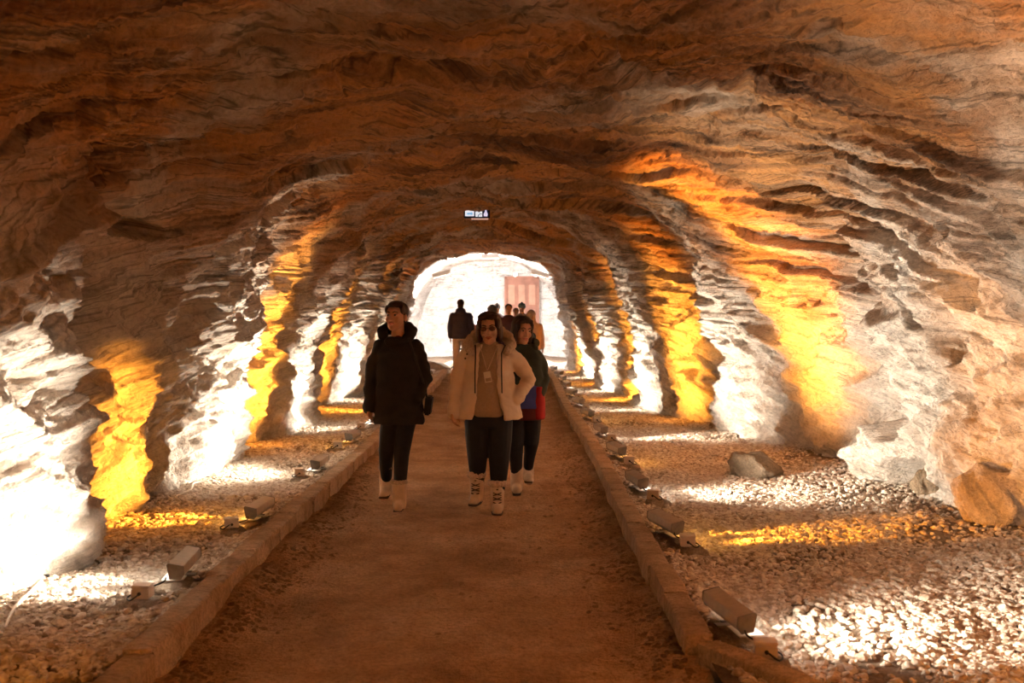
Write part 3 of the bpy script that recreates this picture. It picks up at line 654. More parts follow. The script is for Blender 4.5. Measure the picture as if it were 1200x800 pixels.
flood(-1.9, 27.75, 2.55, (math.radians(38), math.radians(-14), 0), 'added floodlight high on the left, brightening the far chamber')
flood(0.75, 27.75, 2.55, (math.radians(38), math.radians(14), 0), 'added floodlight high on the right, brightening the far chamber')
flood(-0.6, 28.4, 3.05, (math.radians(52), 0, 0), 'added floodlight at the crown, brightening the far chamber', 1.0)
for xx, lab in ((604, 'small spotlight above the left corner of the far door'), (628, 'small spotlight above the right corner of the far door')):
    o = (xx-600)*kd; rr = empty('spotlight', (o, Yd-0.16, CAMZ+(362-322)*kd)); tag(rr, lab, 'spotlight')
    bm = bmesh.new(); add_box(bm, (0, 0.04, 0), (0.10, 0.14, 0.12), bev=0.01); link('housing', to_me('housing', bm, M['alu_dark']), parent=rr)
    bm = bmesh.new(); add_box(bm, (0, -0.035, 0), (0.08, 0.01, 0.10)); link('glass_panel', to_me('glass_panel', bm, M['glow_w']), parent=rr)

# ------------------------------------------------------------------ people
def zloft(rings, n=28, bm=None, power=2.3):
    """closed solid through horizontal superelliptic rings (cx, cy, z, rx, ry)"""
    bm = bm or bmesh.new(); rs = []
    for (cx, cy, z, rx, ry) in rings:
        row = []
        for j in range(n):
            a = 2*PI*j/n; ca, sa = math.cos(a), math.sin(a)
            row.append(bm.verts.new((cx+rx*math.copysign(abs(ca)**(2/power), ca), cy+ry*math.copysign(abs(sa)**(2/power), sa), z)))
        rs.append(row)
    for A, B in zip(rs[:-1], rs[1:]):
        for j in range(n): bm.faces.new((A[j], A[(j+1) % n], B[(j+1) % n], B[j]))
    bm.faces.new(rs[0][::-1]); bm.faces.new(rs[-1]); return bm
def ell(bm, c, r, rot=None, sub=3):
    g = bmesh.ops.create_icosphere(bm, subdivisions=sub, radius=1.0)
    R = Euler(rot).to_matrix() if rot else Matrix.Identity(3)
    for v in g['verts']: v.co = R @ Vector((v.co.x*r[0], v.co.y*r[1], v.co.z*r[2])) + Vector(c)
def fuse(name, bm, mat, parent, voxel=0.006, it=3, loc=None, rough=None):
    bmesh.ops.recalc_face_normals(bm, faces=bm.faces[:])
    me = bpy.data.meshes.new(name+'_src'); bm.to_mesh(me); bm.free()
    t = bpy.data.objects.new('tmp', me); C.objects.link(t)
    r = t.modifiers.new('r', 'REMESH'); r.mode = 'VOXEL'; r.voxel_size = voxel; r.adaptivity = 0
    if it: s = t.modifiers.new('s', 'SMOOTH'); s.factor = 0.5; s.iterations = it
    dg = bpy.context.evaluated_depsgraph_get(); ev = t.evaluated_get(dg)
    out = bpy.data.meshes.new_from_object(ev); out.name = name
    bpy.data.objects.remove(t); bpy.data.meshes.remove(me)
    n = len(out.vertices)
    if rough:
        co = np.empty(n*3, np.float32); out.vertices.foreach_get('co', co); co = co.reshape(-1, 3)
        no = np.empty(n*3, np.float32); out.vertices.foreach_get('normal', no); no = no.reshape(-1, 3)
        for (amp, f, sd) in rough:
            d = amp*perlin(co[:,0]*f[0]+co[:,1]*f[1]*0.7, co[:,2]*f[2]+co[:,1]*f[1]*0.7, sd); co += no*d[:, None].astype(np.float32)
        out.vertices.foreach_set('co', co.reshape(-1)); out.update()
    out.polygons.foreach_set('use_smooth', np.ones(len(out.polygons), bool))
    out.materials.clear(); out.materials.append(mat)
    return link(name, out, None, parent, loc)
def solid(name, bm, mat, parent, smooth=True):
    bmesh.ops.recalc_face_normals(bm, faces=bm.faces[:]); return link(name, to_me(name, bm, mat, smooth), None, parent)
M['skin'] = plain('skin', (0.52, 0.29, 0.19), 0.5, 0.08, 14); M['skin'].node_tree.nodes['Principled BSDF'].inputs['Subsurface Weight'].default_value = 0.06
M['lip'] = plain('lips', (0.42, 0.13, 0.10), 0.45, 0.05); M['eyew'] = plain('eye_white', (0.36, 0.30, 0.26), 0.3, 0.02); M['iris'] = plain('iris', (0.03, 0.018, 0.012), 0.2, 0.02)
M['hair'] = plain('dark_hair', (0.035, 0.016, 0.010), 0.5, 0.35, 40, 0.003)
M['hair2'] = plain('brown_hair', (0.06, 0.025, 0.014), 0.5, 0.35, 40, 0.003)
M['blackc'] = plain('black_padded_cloth', (0.016, 0.014, 0.014), 0.8, 0.2, 12, 0.002)
M['legg'] = plain('black_leggings', (0.012, 0.012, 0.016), 0.75, 0.2, 20)
M['cream'] = plain('cream_jacket_cloth', (0.66, 0.53, 0.41), 0.8, 0.06, 10, 0.002)
M['fur'] = plain('cream_fleece', (0.55, 0.42, 0.31), 0.95, 0.2, 60, 0.006)
M['knit'] = plain('khaki_knit', (0.36, 0.26, 0.18), 0.9, 0.1, 60, 0.003)
M['green'] = plain('dark_green_cloth', (0.035, 0.045, 0.035), 0.8, 0.15, 12, 0.002)
M['blue'] = plain('flare_blue_cloth', (0.06, 0.07, 0.28), 0.8, 0.1, 12); M['red'] = plain('red_cloth', (0.38, 0.02, 0.025), 0.8, 0.1, 12)
M['maroon'] = plain('maroon_cloth', (0.10, 0.015, 0.015), 0.8, 0.1, 12)
M['tan'] = plain('tan_suede', (0.68, 0.50, 0.34), 0.85, 0.1, 20); M['wboot'] = plain('off_white_boot_cloth', (0.60, 0.47, 0.35), 0.7, 0.1, 20)
M['sole'] = plain('boot_sole', (0.08, 0.055, 0.04), 0.7, 0.1); M['card'] = plain('badge_card', (0.68, 0.60, 0.46), 0.4, 0.05)
M['glassl'] = plain('dark_lens', (0.16, 0.075, 0.055), 0.15, 0.05); M['scarf'] = plain('dark_red_scarf', (0.20, 0.02, 0.02), 0.9, 0.1)

def head(bm, root, c, yaw=0.0, pitch=0.0, roll=0.0, s=1.0, brow=True, mouth_w=0.024):
    R = (Matrix.Rotation(yaw, 3, 'Z') @ Matrix.Rotation(pitch, 3, 'X') @ Matrix.Rotation(roll, 3, 'Y')); c = Vector(c)
    T = lambda p: c + R @ (Vector(p)*s); e = R.to_euler()
    E = lambda p, r, b=bm, sub=3: ell(b, T(p), [q*s for q in r], e, sub)
    E((0, .018, .035), (.073, .092, .080)); E((0, -.015, -.02), (.063, .070, .080)); E((0, -.040, -.075), (.044, .042, .040))
    E((0, -.066, -.098), (.020, .018, .016)); E((0, -.060, .030), (.050, .030, .030))
    for sg in (-1, 1):
        E((sg*.036, -.060, -.030), (.022, .020, .024)); E((sg*.076, .012, -.008), (.009, .020, .031))
        E((sg*.028, -.076, .020), (.019, .012, .008)); E((sg*.010, -.093, -.034), (.008, .010, .008))
    tube_bm([T((0, -.082, .010)), T((0, -.096, -.012)), T((0, -.103, -.031))], [.007*s, .009*s, .011*s], 10, bm)
    E((0, -.080, -.058), (.022, .012, .016))
    for sg in (-1, 1):
        b = bmesh.new(); ell(b, T((sg*.030, -.0755, .003)), (.0135*s, .0100*s, .0085*s), e, 2); ob = solid('eye', b, M['eyew'], root)
        b = bmesh.new(); ell(b, T((sg*.030, -.0835, .002)), (.0062*s, .0030*s, .0062*s), e, 2); io = solid('iris', b, M['iris'], ob)
        b = bmesh.new(); tube_bm([T((sg*.013, -.0895, .021)), T((sg*.030, -.0880, .028)), T((sg*.048, -.0740, .022))], [.0035*s, .0042*s, .0025*s], 8, b); solid('eyebrow', b, M['hair'], root)
    b = bmesh.new(); tube_bm([T((-mouth_w, -.080, -.062)), T((-.008, -.0915, -.0575)), T((0, -.091, -.0595)), T((.008, -.0915, -.0575)), T((mouth_w, -.080, -.062))], [.002*s, .0048*s, .0045*s, .0048*s, .002*s], 8, b)
    tube_bm([T((-mouth_w*.85, -.080, -.064)), T((0, -.090, -.070)), T((mouth_w*.85, -.080, -.064))], [.002*s, .0058*s, .002*s], 8, b)
    solid('lips', b, M['lip'], root)
    return T, e
def hand(bm, wrist, direc, palmn, s=1.0, curl=0.5, thumb=1):
    """palm and five separate bent fingers; direc = towards the fingertips, palmn = palm normal, thumb = side sign"""
    d = Vector(direc).normalized(); n = Vector(palmn); n = (n - d*n.dot(d)).normalized(); sd = d.cross(n)*thumb
    w = Vector(wrist); L = 0.082*s
    for k, o_ in enumerate((-.030, -.010, .010, .030)):   # palm as four metacarpals
        tube_bm([w + sd*o_*0.45*s, w + d*L*0.55 + sd*o_*0.85*s, w + d*L + sd*o_*s], [.017*s, .0155*s, .0125*s], 10, bm)
    for k, (o_, ln) in enumerate(((.031, .068), (.0105, .078), (-.0105, .073), (-.031, .056))):
        b = w + d*L + sd*o_*s; c = curl*(0.9+0.12*k); ln *= s
        a1 = d*math.cos(c*.5) + n*math.sin(c*.5); a2 = d*math.cos(c*1.3) + n*math.sin(c*1.3); a3 = d*math.cos(c*1.9) + n*math.sin(c*1.9)
        p1 = b + a1*ln*.45; p2 = p1 + a2*ln*.32; p3 = p2 + a3*ln*.23
        tube_bm([b, p1, p2, p3], [.0092*s, .0086*s, .0080*s, .0066*s], 10, bm)
    t0 = w + d*.018*s + sd*.024*s; t1 = t0 + (d*.7+sd*.7+n*.3).normalized()*.040*s; t2 = t1 + (d*.92+sd*.3+n*.35).normalized()*.032*s; t3 = t2 + (d+n*.4).normalized()*.020*s
    tube_bm([t0, t1, t2, t3], [.014*s, .0115*s, .0098*s, .0078*s], 10, bm)
def boot_shape(bm, ankle, toe_dir, h_up, s=1.0, r=.052, lift=0.0, foot_len=.19):
    a = Vector(ankle); td = Vector(toe_dir).normalized()
    base = Vector((a.x, a.y, a.z-0.085*s))
    tube_bm([a+Vector((0,0,h_up)), a, a+Vector((0, .004, -.045))+td*.004], [r*1.05, r, r*.98], 14, bm)
    zf = base.z+.045*s
    heel = Vector((a.x, a.y, zf)) - td*.028*s; tube_bm([heel, Vector((a.x, a.y, zf))+td*.05*s, Vector((a.x, a.y, zf-.006))+td*foot_len*.66*s], [.043*s, .047*s, .041*s], 14, bm)
class Fig:
    def __init__(s, u, v, Yd, name='person'):
        s.k = Yd/1200; s.u = u; s.v = v; s.root = empty(name, ((u-600)*s.k, Yd, 0)); s.z0 = 0.0
        # ground pixel row v is z=0 at this depth
    def p(s, u, v, y=0.0): return Vector(((u-s.u)*s.k, y, (s.v-v)*s.k))

# ---- A: woman in black coat -------------------------------------------------
A = Fig(464, 595, 8.35); a = A.p
tag(A.root, 'woman in black hooded coat and tan boots looking aside, leftmost of the three in front', 'person', 'three women walking in front')
bm = bmesh.new()
T, e = head(bm, A.root, a(464.5, 371, -.02), yaw=math.radians(-19), pitch=math.radians(-7), s=1.06)
tube_bm([a(466, 402, .03), a(466, 388, .015), a(466, 378, .01)], [.062, .052, .050], 14, bm)
zloft([(0.015, 0, a(0,492).z, .155, .105), (0.015, 0, a(0,470).z, .150, .10), (0.015, .0, a(0,450).z, .125, .09), (0.015, 0, a(0,425).z, .14, .10), (0.015, 0, a(0,406).z, .165, .09), (0.015, .02, a(0,398).z, .09, .06)], bm=bm)
tube_bm([a(444, 406), a(436, 440, .01), a(434, 474, -.03)], [.045, .036, .025], 12, bm)
tube_bm([a(489, 406), a(498, 440, .03), a(487, 466, -.06)], [.045, .036, .025], 12, bm)
hand(bm, a(433.5, 475, -.03), (0.03, -.18, -1), (.85, -.3, 0), 0.93, 0.45, -1)
hand(bm, a(487, 466, -.06), (-.3, .3, -.8), (-.9, -.3, 0), 0.85, 0.5, 1)
tube_bm([a(458, 486), a(452.5, 528, -.02), a(450.5, 565, .10), a(450, 578, .12)], [.082, .056, .042, .035], 14, bm)
tube_bm([a(475, 486), a(471, 532, -.06), a(468.5, 572, -.08), a(468, 585, -.08)], [.082, .056, .042, .035], 14, bm)
fuse('body', bm, M['skin'], A.root, .0052, 2)
bm = bmesh.new()   # leggings
tube_bm([a(459, 488), a(455.5, 505, -.01), a(452.5, 528, -.02), a(450.8, 548, .05), a(450.5, 562, .09), a(450, 574, .11)], [.090, .078, .064, .054, .048, .040], 14, bm)
tube_bm([a(476, 488), a(473.5, 508, -.03), a(471, 532, -.06), a(470, 552, -.075), a(469, 572, -.08), a(468.5, 584, -.08)], [.090, .078, .064, .058, .048, .040], 14, bm)
fuse('leggings', bm, M['legg'], A.root, .008, 2)
bm = bmesh.new()   # coat
zloft([(0.025, 0, a(0,496).z, .205, .165), (0.025, 0, a(0,480).z, .198, .16), (0.022, .0, a(0,455).z, .180, .145), (0.018, 0, a(0,430).z, .178, .14), (0.015, 0, a(0,412).z, .175, .125), (0.012, .01, a(0,401).z, .135, .10), (0.012, .015, a(0,395).z, .09, .08)], bm=bm)
tube_bm([a(446, 407, .0), a(437.5, 428, .01), a(434.5, 448, .005), a(433, 477, -.025)], [.066, .062, .058, .056], 14, bm)
tube_bm([a(487, 407, .0), a(494, 425, .02), a(497.5, 444, .02), a(488, 467, -.08)], [.066, .062, .060, .056], 14, bm)
coat = fuse('coat', bm, M['blackc'], A.root, .010, 3, rough=[(.012, (9, 9, 12), 3), (.005, (22, 22, 30), 4)])
bm = bmesh.new(); HP = []   # puffed hood lying round the neck
for (u, v, y, r) in ((449, 394, .0, .045), (447, 388, .05, .05), (453, 385, .10, .055), (465, 383, .13, .06), (477, 385, .10, .055), (482, 388, .05, .05), (480, 394, .0, .045), (473, 400, -.07, .04), (457, 400, -.07, .04)):
    HP.append((a(u, v, y), r))
tube_bm([q[0] for q in HP], [q[1] for q in HP], 14, bm)
fuse('hood', bm, M['blackc'], A.root, .009, 4, rough=[(.006, (16, 16, 22), 5)])
bm = bmesh.new(); ell(bm, a(467, 396, -.045), (.030, .02, .020)); solid('scarf', bm, M['scarf'], A.root)
bm = bmesh.new()   # hair drawn back
for (p, r) in (((0, .040, .045), (.080, .088, .080)), ((0, -.005, .080), (.066, .070, .042)), ((.058, .03, .035), (.024, .055, .045)), ((-.058, .03, .035), (.024, .055, .045)), ((.066, -.025, .050), (.016, .034, .034)), ((-.066, -.025, .050), (.016, .034, .034)), ((0, .11, -.02), (.045, .04, .05)), ):
    ell(bm, T(p), [q*1.06 for q in r], e)
fuse('hair', bm, M['hair'], A.root, .007, 3, rough=[(.003, (60, 60, 14), 6)])
for (an, td, lab) in ((a(450, 572, .11), (-.1, -1, -.25), 0), (a(468.5, 584, -.08), (.02, -1, 0), 1)):
    bm = bmesh.new(); boot_shape(bm, an, td, .125, .95, .058)
    b = fuse('boot', bm, M['tan'], A.root, .008, 3)
    bm = bmesh.new(); add_box(bm, (an.x+td[0]*.04, an.y-.05, an.z-.078), (.080, .23, .018), bev=.006); solid('sole', bm, M['sole'], b)
    bm = bmesh.new(); zloft([(an.x, an.y-.0, an.z+.13, .066, .066), (an.x, an.y, an.z+.162, .067, .067)], 20, bm)
    fuse('boot_cuff', bm, M['fur'], b, .008, 1, rough=[(.006, (60, 60, 60), 8)])
bm = bmesh.new(); tube_bm([a(480, 396, -.08), a(490, 425, -.11), a(499, 455, -.05), a(500, 466, 0)], .009, 8, bm)
bag = empty('x', (0,0,0)); bpy.data.objects.remove(bag)
bm2 = bmesh.new(); add_box(bm2, a(502, 475, .0), (.055, .20, .15), (0, .12, 0), bev=.012)
bg = link('handbag', to_me('handbag', bm2, M['blackc'])); bg.parent = None
bg.location = A.root.location
tag(bg, 'black shoulder bag at the hip of the woman in the black coat', 'bag')
s_ = solid('strap', bm, M['black'], bg)

# ---- B: woman in cream jacket -----------------------------------------------
B = Fig(573, 597, 8.27); b_ = B.p
tag(B.root, 'woman in open cream jacket, khaki jumper and glasses walking between two others', 'person', 'three women walking in front')
bm = bmesh.new()
T, e = head(bm, B.root, b_(573.5, 384.5, -.03), yaw=math.radians(-5), pitch=math.radians(2), roll=math.radians(-3), s=1.12)
tube_bm([b_(573, 412, .03), b_(573, 400, .01), b_(573, 392, .0)], [.068, .058, .055], 14, bm)
zloft([(0, 0, b_(0,500).z, .165, .12), (0, 0, b_(0,480).z, .165, .12), (0, -.01, b_(0,455).z, .155, .115), (0, 0, b_(0,430).z, .155, .11), (0, 0, b_(0,414).z, .17, .09), (0, .02, b_(0,407).z, .09, .06)], bm=bm)
tube_bm([b_(547, 417), b_(535, 448, .02), b_(531, 480, -.06)], [.048, .040, .027], 12, bm)
tube_bm([b_(599, 417), b_(620, 445, .06), b_(603, 467, -.06)], [.048, .040, .027], 12, bm)
hand(bm, b_(531.5, 480, -.06), (.05, -.25, -1), (.9, -.35, 0), 0.95, 0.65, -1)
hand(bm, b_(603, 467, -.06), (-.35, .45, -.8), (-.9, -.3, 0), 0.85, 0.5, 1)
tube_bm([b_(561, 490), b_(560, 530, -.04), b_(559, 565, .03), b_(559, 580, .03)], [.090, .062, .052, .042], 14, bm)
tube_bm([b_(584, 490), b_(585, 535, -.08), b_(584, 572, -.10), b_(583, 586, -.10)], [.090, .062, .052, .042], 14, bm)
fuse('body', bm, M['skin'], B.root, .0052, 2)
bm = bmesh.new()
zloft([(0, 0, b_(0,500).z, .172, .128), (0, 0, b_(0,478).z, .176, .13)], bm=bm)
tube_bm([b_(559.5, 494), b_(559.5, 515, -.03), b_(559.5, 535, -.05), b_(559.5, 550, -.01), b_(559, 572, .02)], [.108, .098, .082, .070, .048], 14, bm)
tube_bm([b_(585.5, 494), b_(585.5, 515, -.04), b_(585, 538, -.08), b_(584.5, 557, -.09), b_(583.5, 578, -.10)], [.108, .100, .084, .070, .048], 14, bm)
fuse('trousers', bm, M['legg'], B.root, .008, 3)
bm = bmesh.new()   # jumper
zloft([(0, -.005, b_(0,487.5).z, .150, .130), (0, -.01, b_(0,480).z, .162, .142), (0, -.015, b_(0,458).z, .158, .142), (0, -.01, b_(0,430).z, .150, .128), (0, 0, b_(0,412).z, .14, .10), (0, .01, b_(0,405).z, .085, .075), (0, .005, b_(0,400).z, .072, .068)], bm=bm)
fuse('jumper', bm, M['knit'], B.root, .008, 3, rough=[(.005, (10, 10, 16), 9)])
def c_shell(bm, rings, th):
    """open-fronted garment: rings (cx, cy, z, rx, ry, a0, a1) angles in degrees, 270 = front"""
    rows = []
    n = 40
    for (cx, cy, z, rx, ry, a0, a1) in rings:
        row = []
        for out in (1, 0):
            for j in range(n+1):
                t = j/n if out else 1-j/n; an = math.radians(a0 + (a1-a0)*t); k = 0 if out else th
                row.append(bm.verts.new((cx+(rx-k)*math.cos(an), cy+(ry-k)*math.sin(an), z)))
        rows.append(row)
    m = len(rows[0])
    for P_, Q_ in zip(rows[:-1], rows[1:]):
        for j in range(m): bm.faces.new((P_[j], P_[(j+1) % m], Q_[(j+1) % m], Q_[j]))
    for row in (rows[0], rows[-1]):
        for j in range(n): bm.faces.new((row[j], row[j+1], row[m-2-j], row[m-1-j]))
bm = bmesh.new()   # jacket: front opening between a1 (image left edge) and a0 (image right edge)
k = B.k
c_shell(bm, [(0.010, 0, b_(0,490).z, .265, .205, -62, 236), (0.008, 0, b_(0,478).z, .250, .195, -64, 238), (0.002, 0, b_(0,455).z, .215, .175, -70, 240), (0, 0, b_(0,435).z, .195, .162, -70, 242), (0, 0, b_(0,418).z, .185, .145, -66, 242), (0, .008, b_(0,409).z, .150, .118, -60, 240), (0, .012, b_(0,403).z, .105, .100, -55, 235)], .035)
tube_bm([b_(550, 414, .0), b_(540, 430, .01), b_(535, 452, .01), b_(532, 483, -.05)], [.070, .066, .060, .054], 14, bm)
tube_bm([b_(596, 414, .0), b_(609, 428, .03), b_(620, 444, .05), b_(606, 466, -.07)], [.070, .068, .064, .056], 14, bm)
fuse('jacket', bm, M['cream'], B.root, .009, 3, rough=[(.010, (8, 8, 14), 10), (.004, (20, 20, 34), 11)])
bm = bmesh.new(); HP = []   # fleece-lined hood round the neck
for (u, v, y, r) in ((553, 412, -.10, .030), (548, 405, -.03, .040), (552, 398, .05, .048), (561, 392, .11, .055), (574, 390, .13, .06), (588, 391, .11, .055), (596, 397, .05, .048), (600, 404, -.03, .040), (594, 412, -.10, .030)):
    HP.append((b_(u, v, y), r))
tube_bm([q[0] for q in HP], [q[1] for q in HP], 14, bm)
fuse('hood', bm, M['fur'], B.root, .009, 3, rough=[(.010, (30, 30, 30), 12)])
for pts in ([b_(557.5, 404, -.105), b_(558, 413, -.135), b_(557.5, 432, -.165), b_(557.5, 458, -.178)], [b_(592, 404, -.10), b_(588, 413, -.135), b_(588, 432, -.165), b_(588.5, 458, -.175)]):
    bm = bmesh.new(); tube_bm(pts, .0055, 8, bm); solid('zip_edge', bm, M['black'], B.root)
bm = bmesh.new()   # bob of dark hair with side locks
for (p, r) in (((0, .035, .035), (.088, .095, .088)), ((0, .0, .082), (.074, .074, .045)), ((.072, .01, -.02), (.026, .052, .085)), ((-.072, .01, -.02), (.026, .052, .085)), ((.068, -.035, .035), (.020, .034, .045)), ((-.066, -.035, .040), (.018, .034, .042)), ((.030, -.060, .086), (.045, .026, .020)), ((-.035, -.055, .088), (.040, .026, .018)), ((0, .07, -.06), (.08, .05, .06))):
    ell(bm, T(p), [q*1.12 for q in r], e)
fuse('hair', bm, M['hair2'], B.root, .007, 3, rough=[(.004, (60, 60, 12), 13)])
gl = bmesh.new()
for sg in (-1, 1):
    pts = [T((sg*.031+.020*math.cos(t), -.097, .002+.0155*math.sin(t))) for t in np.linspace(0, 2*PI, 17)]; tube_bm(pts, .0022, 6, gl)
    tube_bm([T((sg*.052, -.094, .006)), T((sg*.078, -.05, .006)), T((sg*.084, .01, .0))], .0022, 6, gl)
tube_bm([T((-.011, -.099, .004)), T((.011, -.099, .004))], .0022, 6, gl)
gl = solid('glasses', gl, M['black'], B.root)
for sg in (-1, 1):
    bm = bmesh.new(); ell(bm, T((sg*.031, -.096, .002)), (.019*1.05, .0015, .0145*1.05), e, 2); solid('lens', bm, M['glassl'], gl)
bm = bmesh.new(); tube_bm([b_(563, 405, -.08), b_(567, 418, -.14), b_(571, 432, -.16)], .004, 6, bm); tube_bm([b_(583, 405, -.08), b_(578, 418, -.14), b_(572, 432, -.16)], .004, 6, bm)
ln = link('lanyard_badge', to_me('lanyard_badge', bm, M['fur'])); ln.location = B.root.location
tag(ln, 'pale name badge on a lanyard round the neck of the woman in the cream jacket', 'badge')
bm = bmesh.new(); add_box(bm, b_(572, 440, -.168), (.056, .006, .086), (0, -.18, 0), bev=.002); cd = solid('badge_card', bm, M['card'], ln, False)
bm = bmesh.new(); add_box(bm, b_(572.8, 443, -.172), (.044, .003, .026), (0, -.18, 0)); solid('card_print', bm, M['knit'], cd, False)
for (u, v) in ((541, 402), (548, 408), (546, 413)):
    bm = bmesh.new(); ell(bm, b_(u, v+6, -.115), (.008, .004, .008), None, 2); solid('snap_button', bm, M['sole'], B.root)
for (an, td) in ((b_(558.5, 578, .0), (-.18, -1, 0)), (b_(583, 586, -.10), (0, -1, 0))):
    bm = bmesh.new(); boot_shape(bm, an, td, .13, 1.0, .056, foot_len=.2)
    bo = fuse('boot', bm, M['wboot'], B.root, .008, 3)
    bm = bmesh.new(); zloft([(an.x, an.y, an.z+.125, .070, .070), (an.x, an.y, an.z+.150, .076, .076), (an.x, an.y, an.z+.175, .072, .072)], 20, bm)
    fuse('boot_cuff', bm, M['fur'], bo, .008, 1, rough=[(.010, (50, 50, 50), 14)])
    tdv = Vector(td).normalized(); bm = bmesh.new()
    for q in range(4):
        z = an.z + .105 - q*.037; off = .056 + (.02 if q == 3 else .004*q)
        for sg in (-1, 1):
            c = Vector((an.x, an.y, z)) + tdv*off
            sdv = Vector((-tdv.y, tdv.x, 0))
            tube_bm([c - sdv*sg*.030 + Vector((0,0,.012)) - tdv*.014, c + Vector((0,0,.002)), c + sdv*sg*.030 - tdv*.014 - Vector((0,0,.008))], .0048, 6, bm)
    solid('laces', bm, M['sole'], bo)
    bm = bmesh.new(); zf = an.z - .085
    tube_bm([Vector((an.x, an.y, zf+.008))-tdv*.03, Vector((an.x, an.y, zf+.008))+tdv*.05, Vector((an.x, an.y, zf+.008))+tdv*.135], [.044, .049, .043], 16, bm, 0.35)
    for v in bm.verts: v.co.z = zf + .010 + max(-.010, min(.014, (v.co.z-zf-.008)))
    solid('sole', bm, M['sole'], bo)

# ---- C: woman in dark green coat --------------------------------------------
D = Fig(613, 578, 9.0); d_ = D.p
tag(D.root, 'woman in dark green hooded coat with flare-blue and red skirt, rightmost of three in front', 'person', 'three women walking in front')
bm = bmesh.new()
T, e = head(bm, D.root, d_(612, 387, -.02), yaw=math.radians(24), pitch=math.radians(4), roll=math.radians(4), s=1.06)
tube_bm([d_(612, 412, .03), d_(612, 402, .015), d_(612, 394, .01)], [.062, .052, .05], 14, bm)
zloft([(0.0, 0, d_(0,488).z, .15, .105), (0, 0, d_(0,466).z, .15, .10), (0, .0, d_(0,446).z, .13, .09), (0, 0, d_(0,425).z, .14, .10), (0, 0, d_(0,414).z, .16, .09), (0, .02, d_(0,406).z, .09, .06)], bm=bm)
tube_bm([d_(594, 416), d_(590, 444, .02), d_(592, 470, -.06)], [.045, .036, .025], 12, bm)
tube_bm([d_(630, 416), d_(637, 442, .02), d_(631, 461, -.09)], [.045, .036, .025], 12, bm)
hand(bm, d_(592, 470, -.06), (0, -.2, -1), (.9, 0, 0), .92, .5, -1)
hand(bm, d_(630, 462, -.09), (-.3, .4, -.9), (-.9, -.3, 0), .85, .5, 1)
tube_bm([d_(605, 484), d_(604.5, 522, -.05), d_(605, 556, -.02), d_(605, 567, -.02)], [.085, .058, .044, .036], 14, bm)
tube_bm([d_(622, 484), d_(623, 518, -.02), d_(619.5, 546, .16), d_(619, 557, .18)], [.085, .058, .044, .036], 14, bm)
fuse('body', bm, M['skin'], D.root, .0056, 2)
bm = bmesh.new()
tube_bm([d_(605, 486), d_(604.5, 505, -.03), d_(604.5, 524, -.05), d_(605, 548, -.03), d_(605, 566, -.02)], [.092, .078, .066, .054, .042], 14, bm)
tube_bm([d_(622.5, 486), d_(623.5, 502, -.01), d_(623, 518, -.02), d_(620.5, 538, .10), d_(619, 556, .17)], [.092, .078, .066, .052, .042], 14, bm)
fuse('leggings', bm, M['legg'], D.root, .008, 3)
bm = bmesh.new()
zloft([(0.01, 0, d_(0,491).z, .185, .155), (0.01, 0, d_(0,474).z, .182, .15)], bm=bm); fuse('tunic_hem', bm, M['maroon'], D.root, .009, 3)
bm = bmesh.new()
zloft([(0.01, 0, d_(0,478).z, .188, .16), (0.008, 0, d_(0,462).z, .182, .155), (0.006, 0, d_(0,446).z, .172, .145)], bm=bm); fuse('coat_skirt', bm, M['blue'], D.root, .009, 3, rough=[(.006, (10, 10, 14), 15)])  # blue of a lens flare painted into the lower coat
bm = bmesh.new(); zloft([(0.135, -.01, d_(0,490).z, .062, .135), (0.135, -.01, d_(0,470).z, .060, .135), (0.130, -.01, d_(0,452).z, .050, .12)], bm=bm); fuse('coat_side', bm, M['red'], D.root, .009, 3)
bm = bmesh.new()
zloft([(0.004, 0, d_(0,452).z, .178, .150), (0.004, 0, d_(0,432).z, .175, .14), (0.002, 0, d_(0,418).z, .170, .122), (0, .01, d_(0,409).z, .13, .10), (0, .015, d_(0,403).z, .085, .08)], bm=bm)
tube_bm([d_(597, 417), d_(592, 432, .01), d_(590, 446, .01), d_(592, 471, -.05)], [.066, .062, .058, .054], 14, bm)
tube_bm([d_(629, 417), d_(634.5, 430, .015), d_(637, 443, .02), d_(632, 460, -.08)], [.064, .060, .058, .052], 14, bm)
fuse('coat', bm, M['green'], D.root, .009, 3, rough=[(.010, (9, 9, 12), 16)])
bm = bmesh.new()
for (u, v, y, r) in ((598, 404, -.02, .04), (597, 398, .05, .05), (604, 393, .10, .055), (613, 392, .12, .055), (622, 395, .10, .05), (627, 402, .04, .045), (626, 408, -.03, .038)):
    ell(bm, d_(u, v, y), (r, r, r*.95))
fuse('hood', bm, M['green'], D.root, .009, 4)
bm = bmesh.new()   # long dark hair
for (p, r) in (((0, .035, .038), (.082, .092, .085)), ((0, .0, .080), (.070, .072, .044)), ((.068, .0, -.03), (.024, .048, .10)), ((-.070, .0, -.03), (.028, .050, .11)), ((.062, -.036, .035), (.018, .034, .045)), ((-.062, -.036, .035), (.020, .034, .045)), ((0, .07, -.08), (.08, .05, .08)), ((.03, -.055, .082), (.038, .022, .018)), ((-.03, -.055, .082), (.038, .022, .018))):
    ell(bm, T(p), [q*1.06 for q in r], e)
fuse('hair', bm, M['hair'], D.root, .007, 3, rough=[(.003, (60, 60, 12), 17)])
for (an, td) in ((d_(605.5, 566, -.02), (0, -1, 0)), (d_(619, 556, .17), (.1, -1, -.2))):
    bm = bmesh.new(); boot_shape(bm, an, td, .12, .98, .056)
    bo = fuse('boot', bm, M['wboot'], D.root, .008, 3)
    bm = bmesh.new(); zf = an.z - .085; td = Vector(td)
    add_box(bm, (an.x+td.x*.04, an.y-.05, zf+.010), (.075, .23, .018), bev=.006); solid('sole', bm, M['sole'], bo)

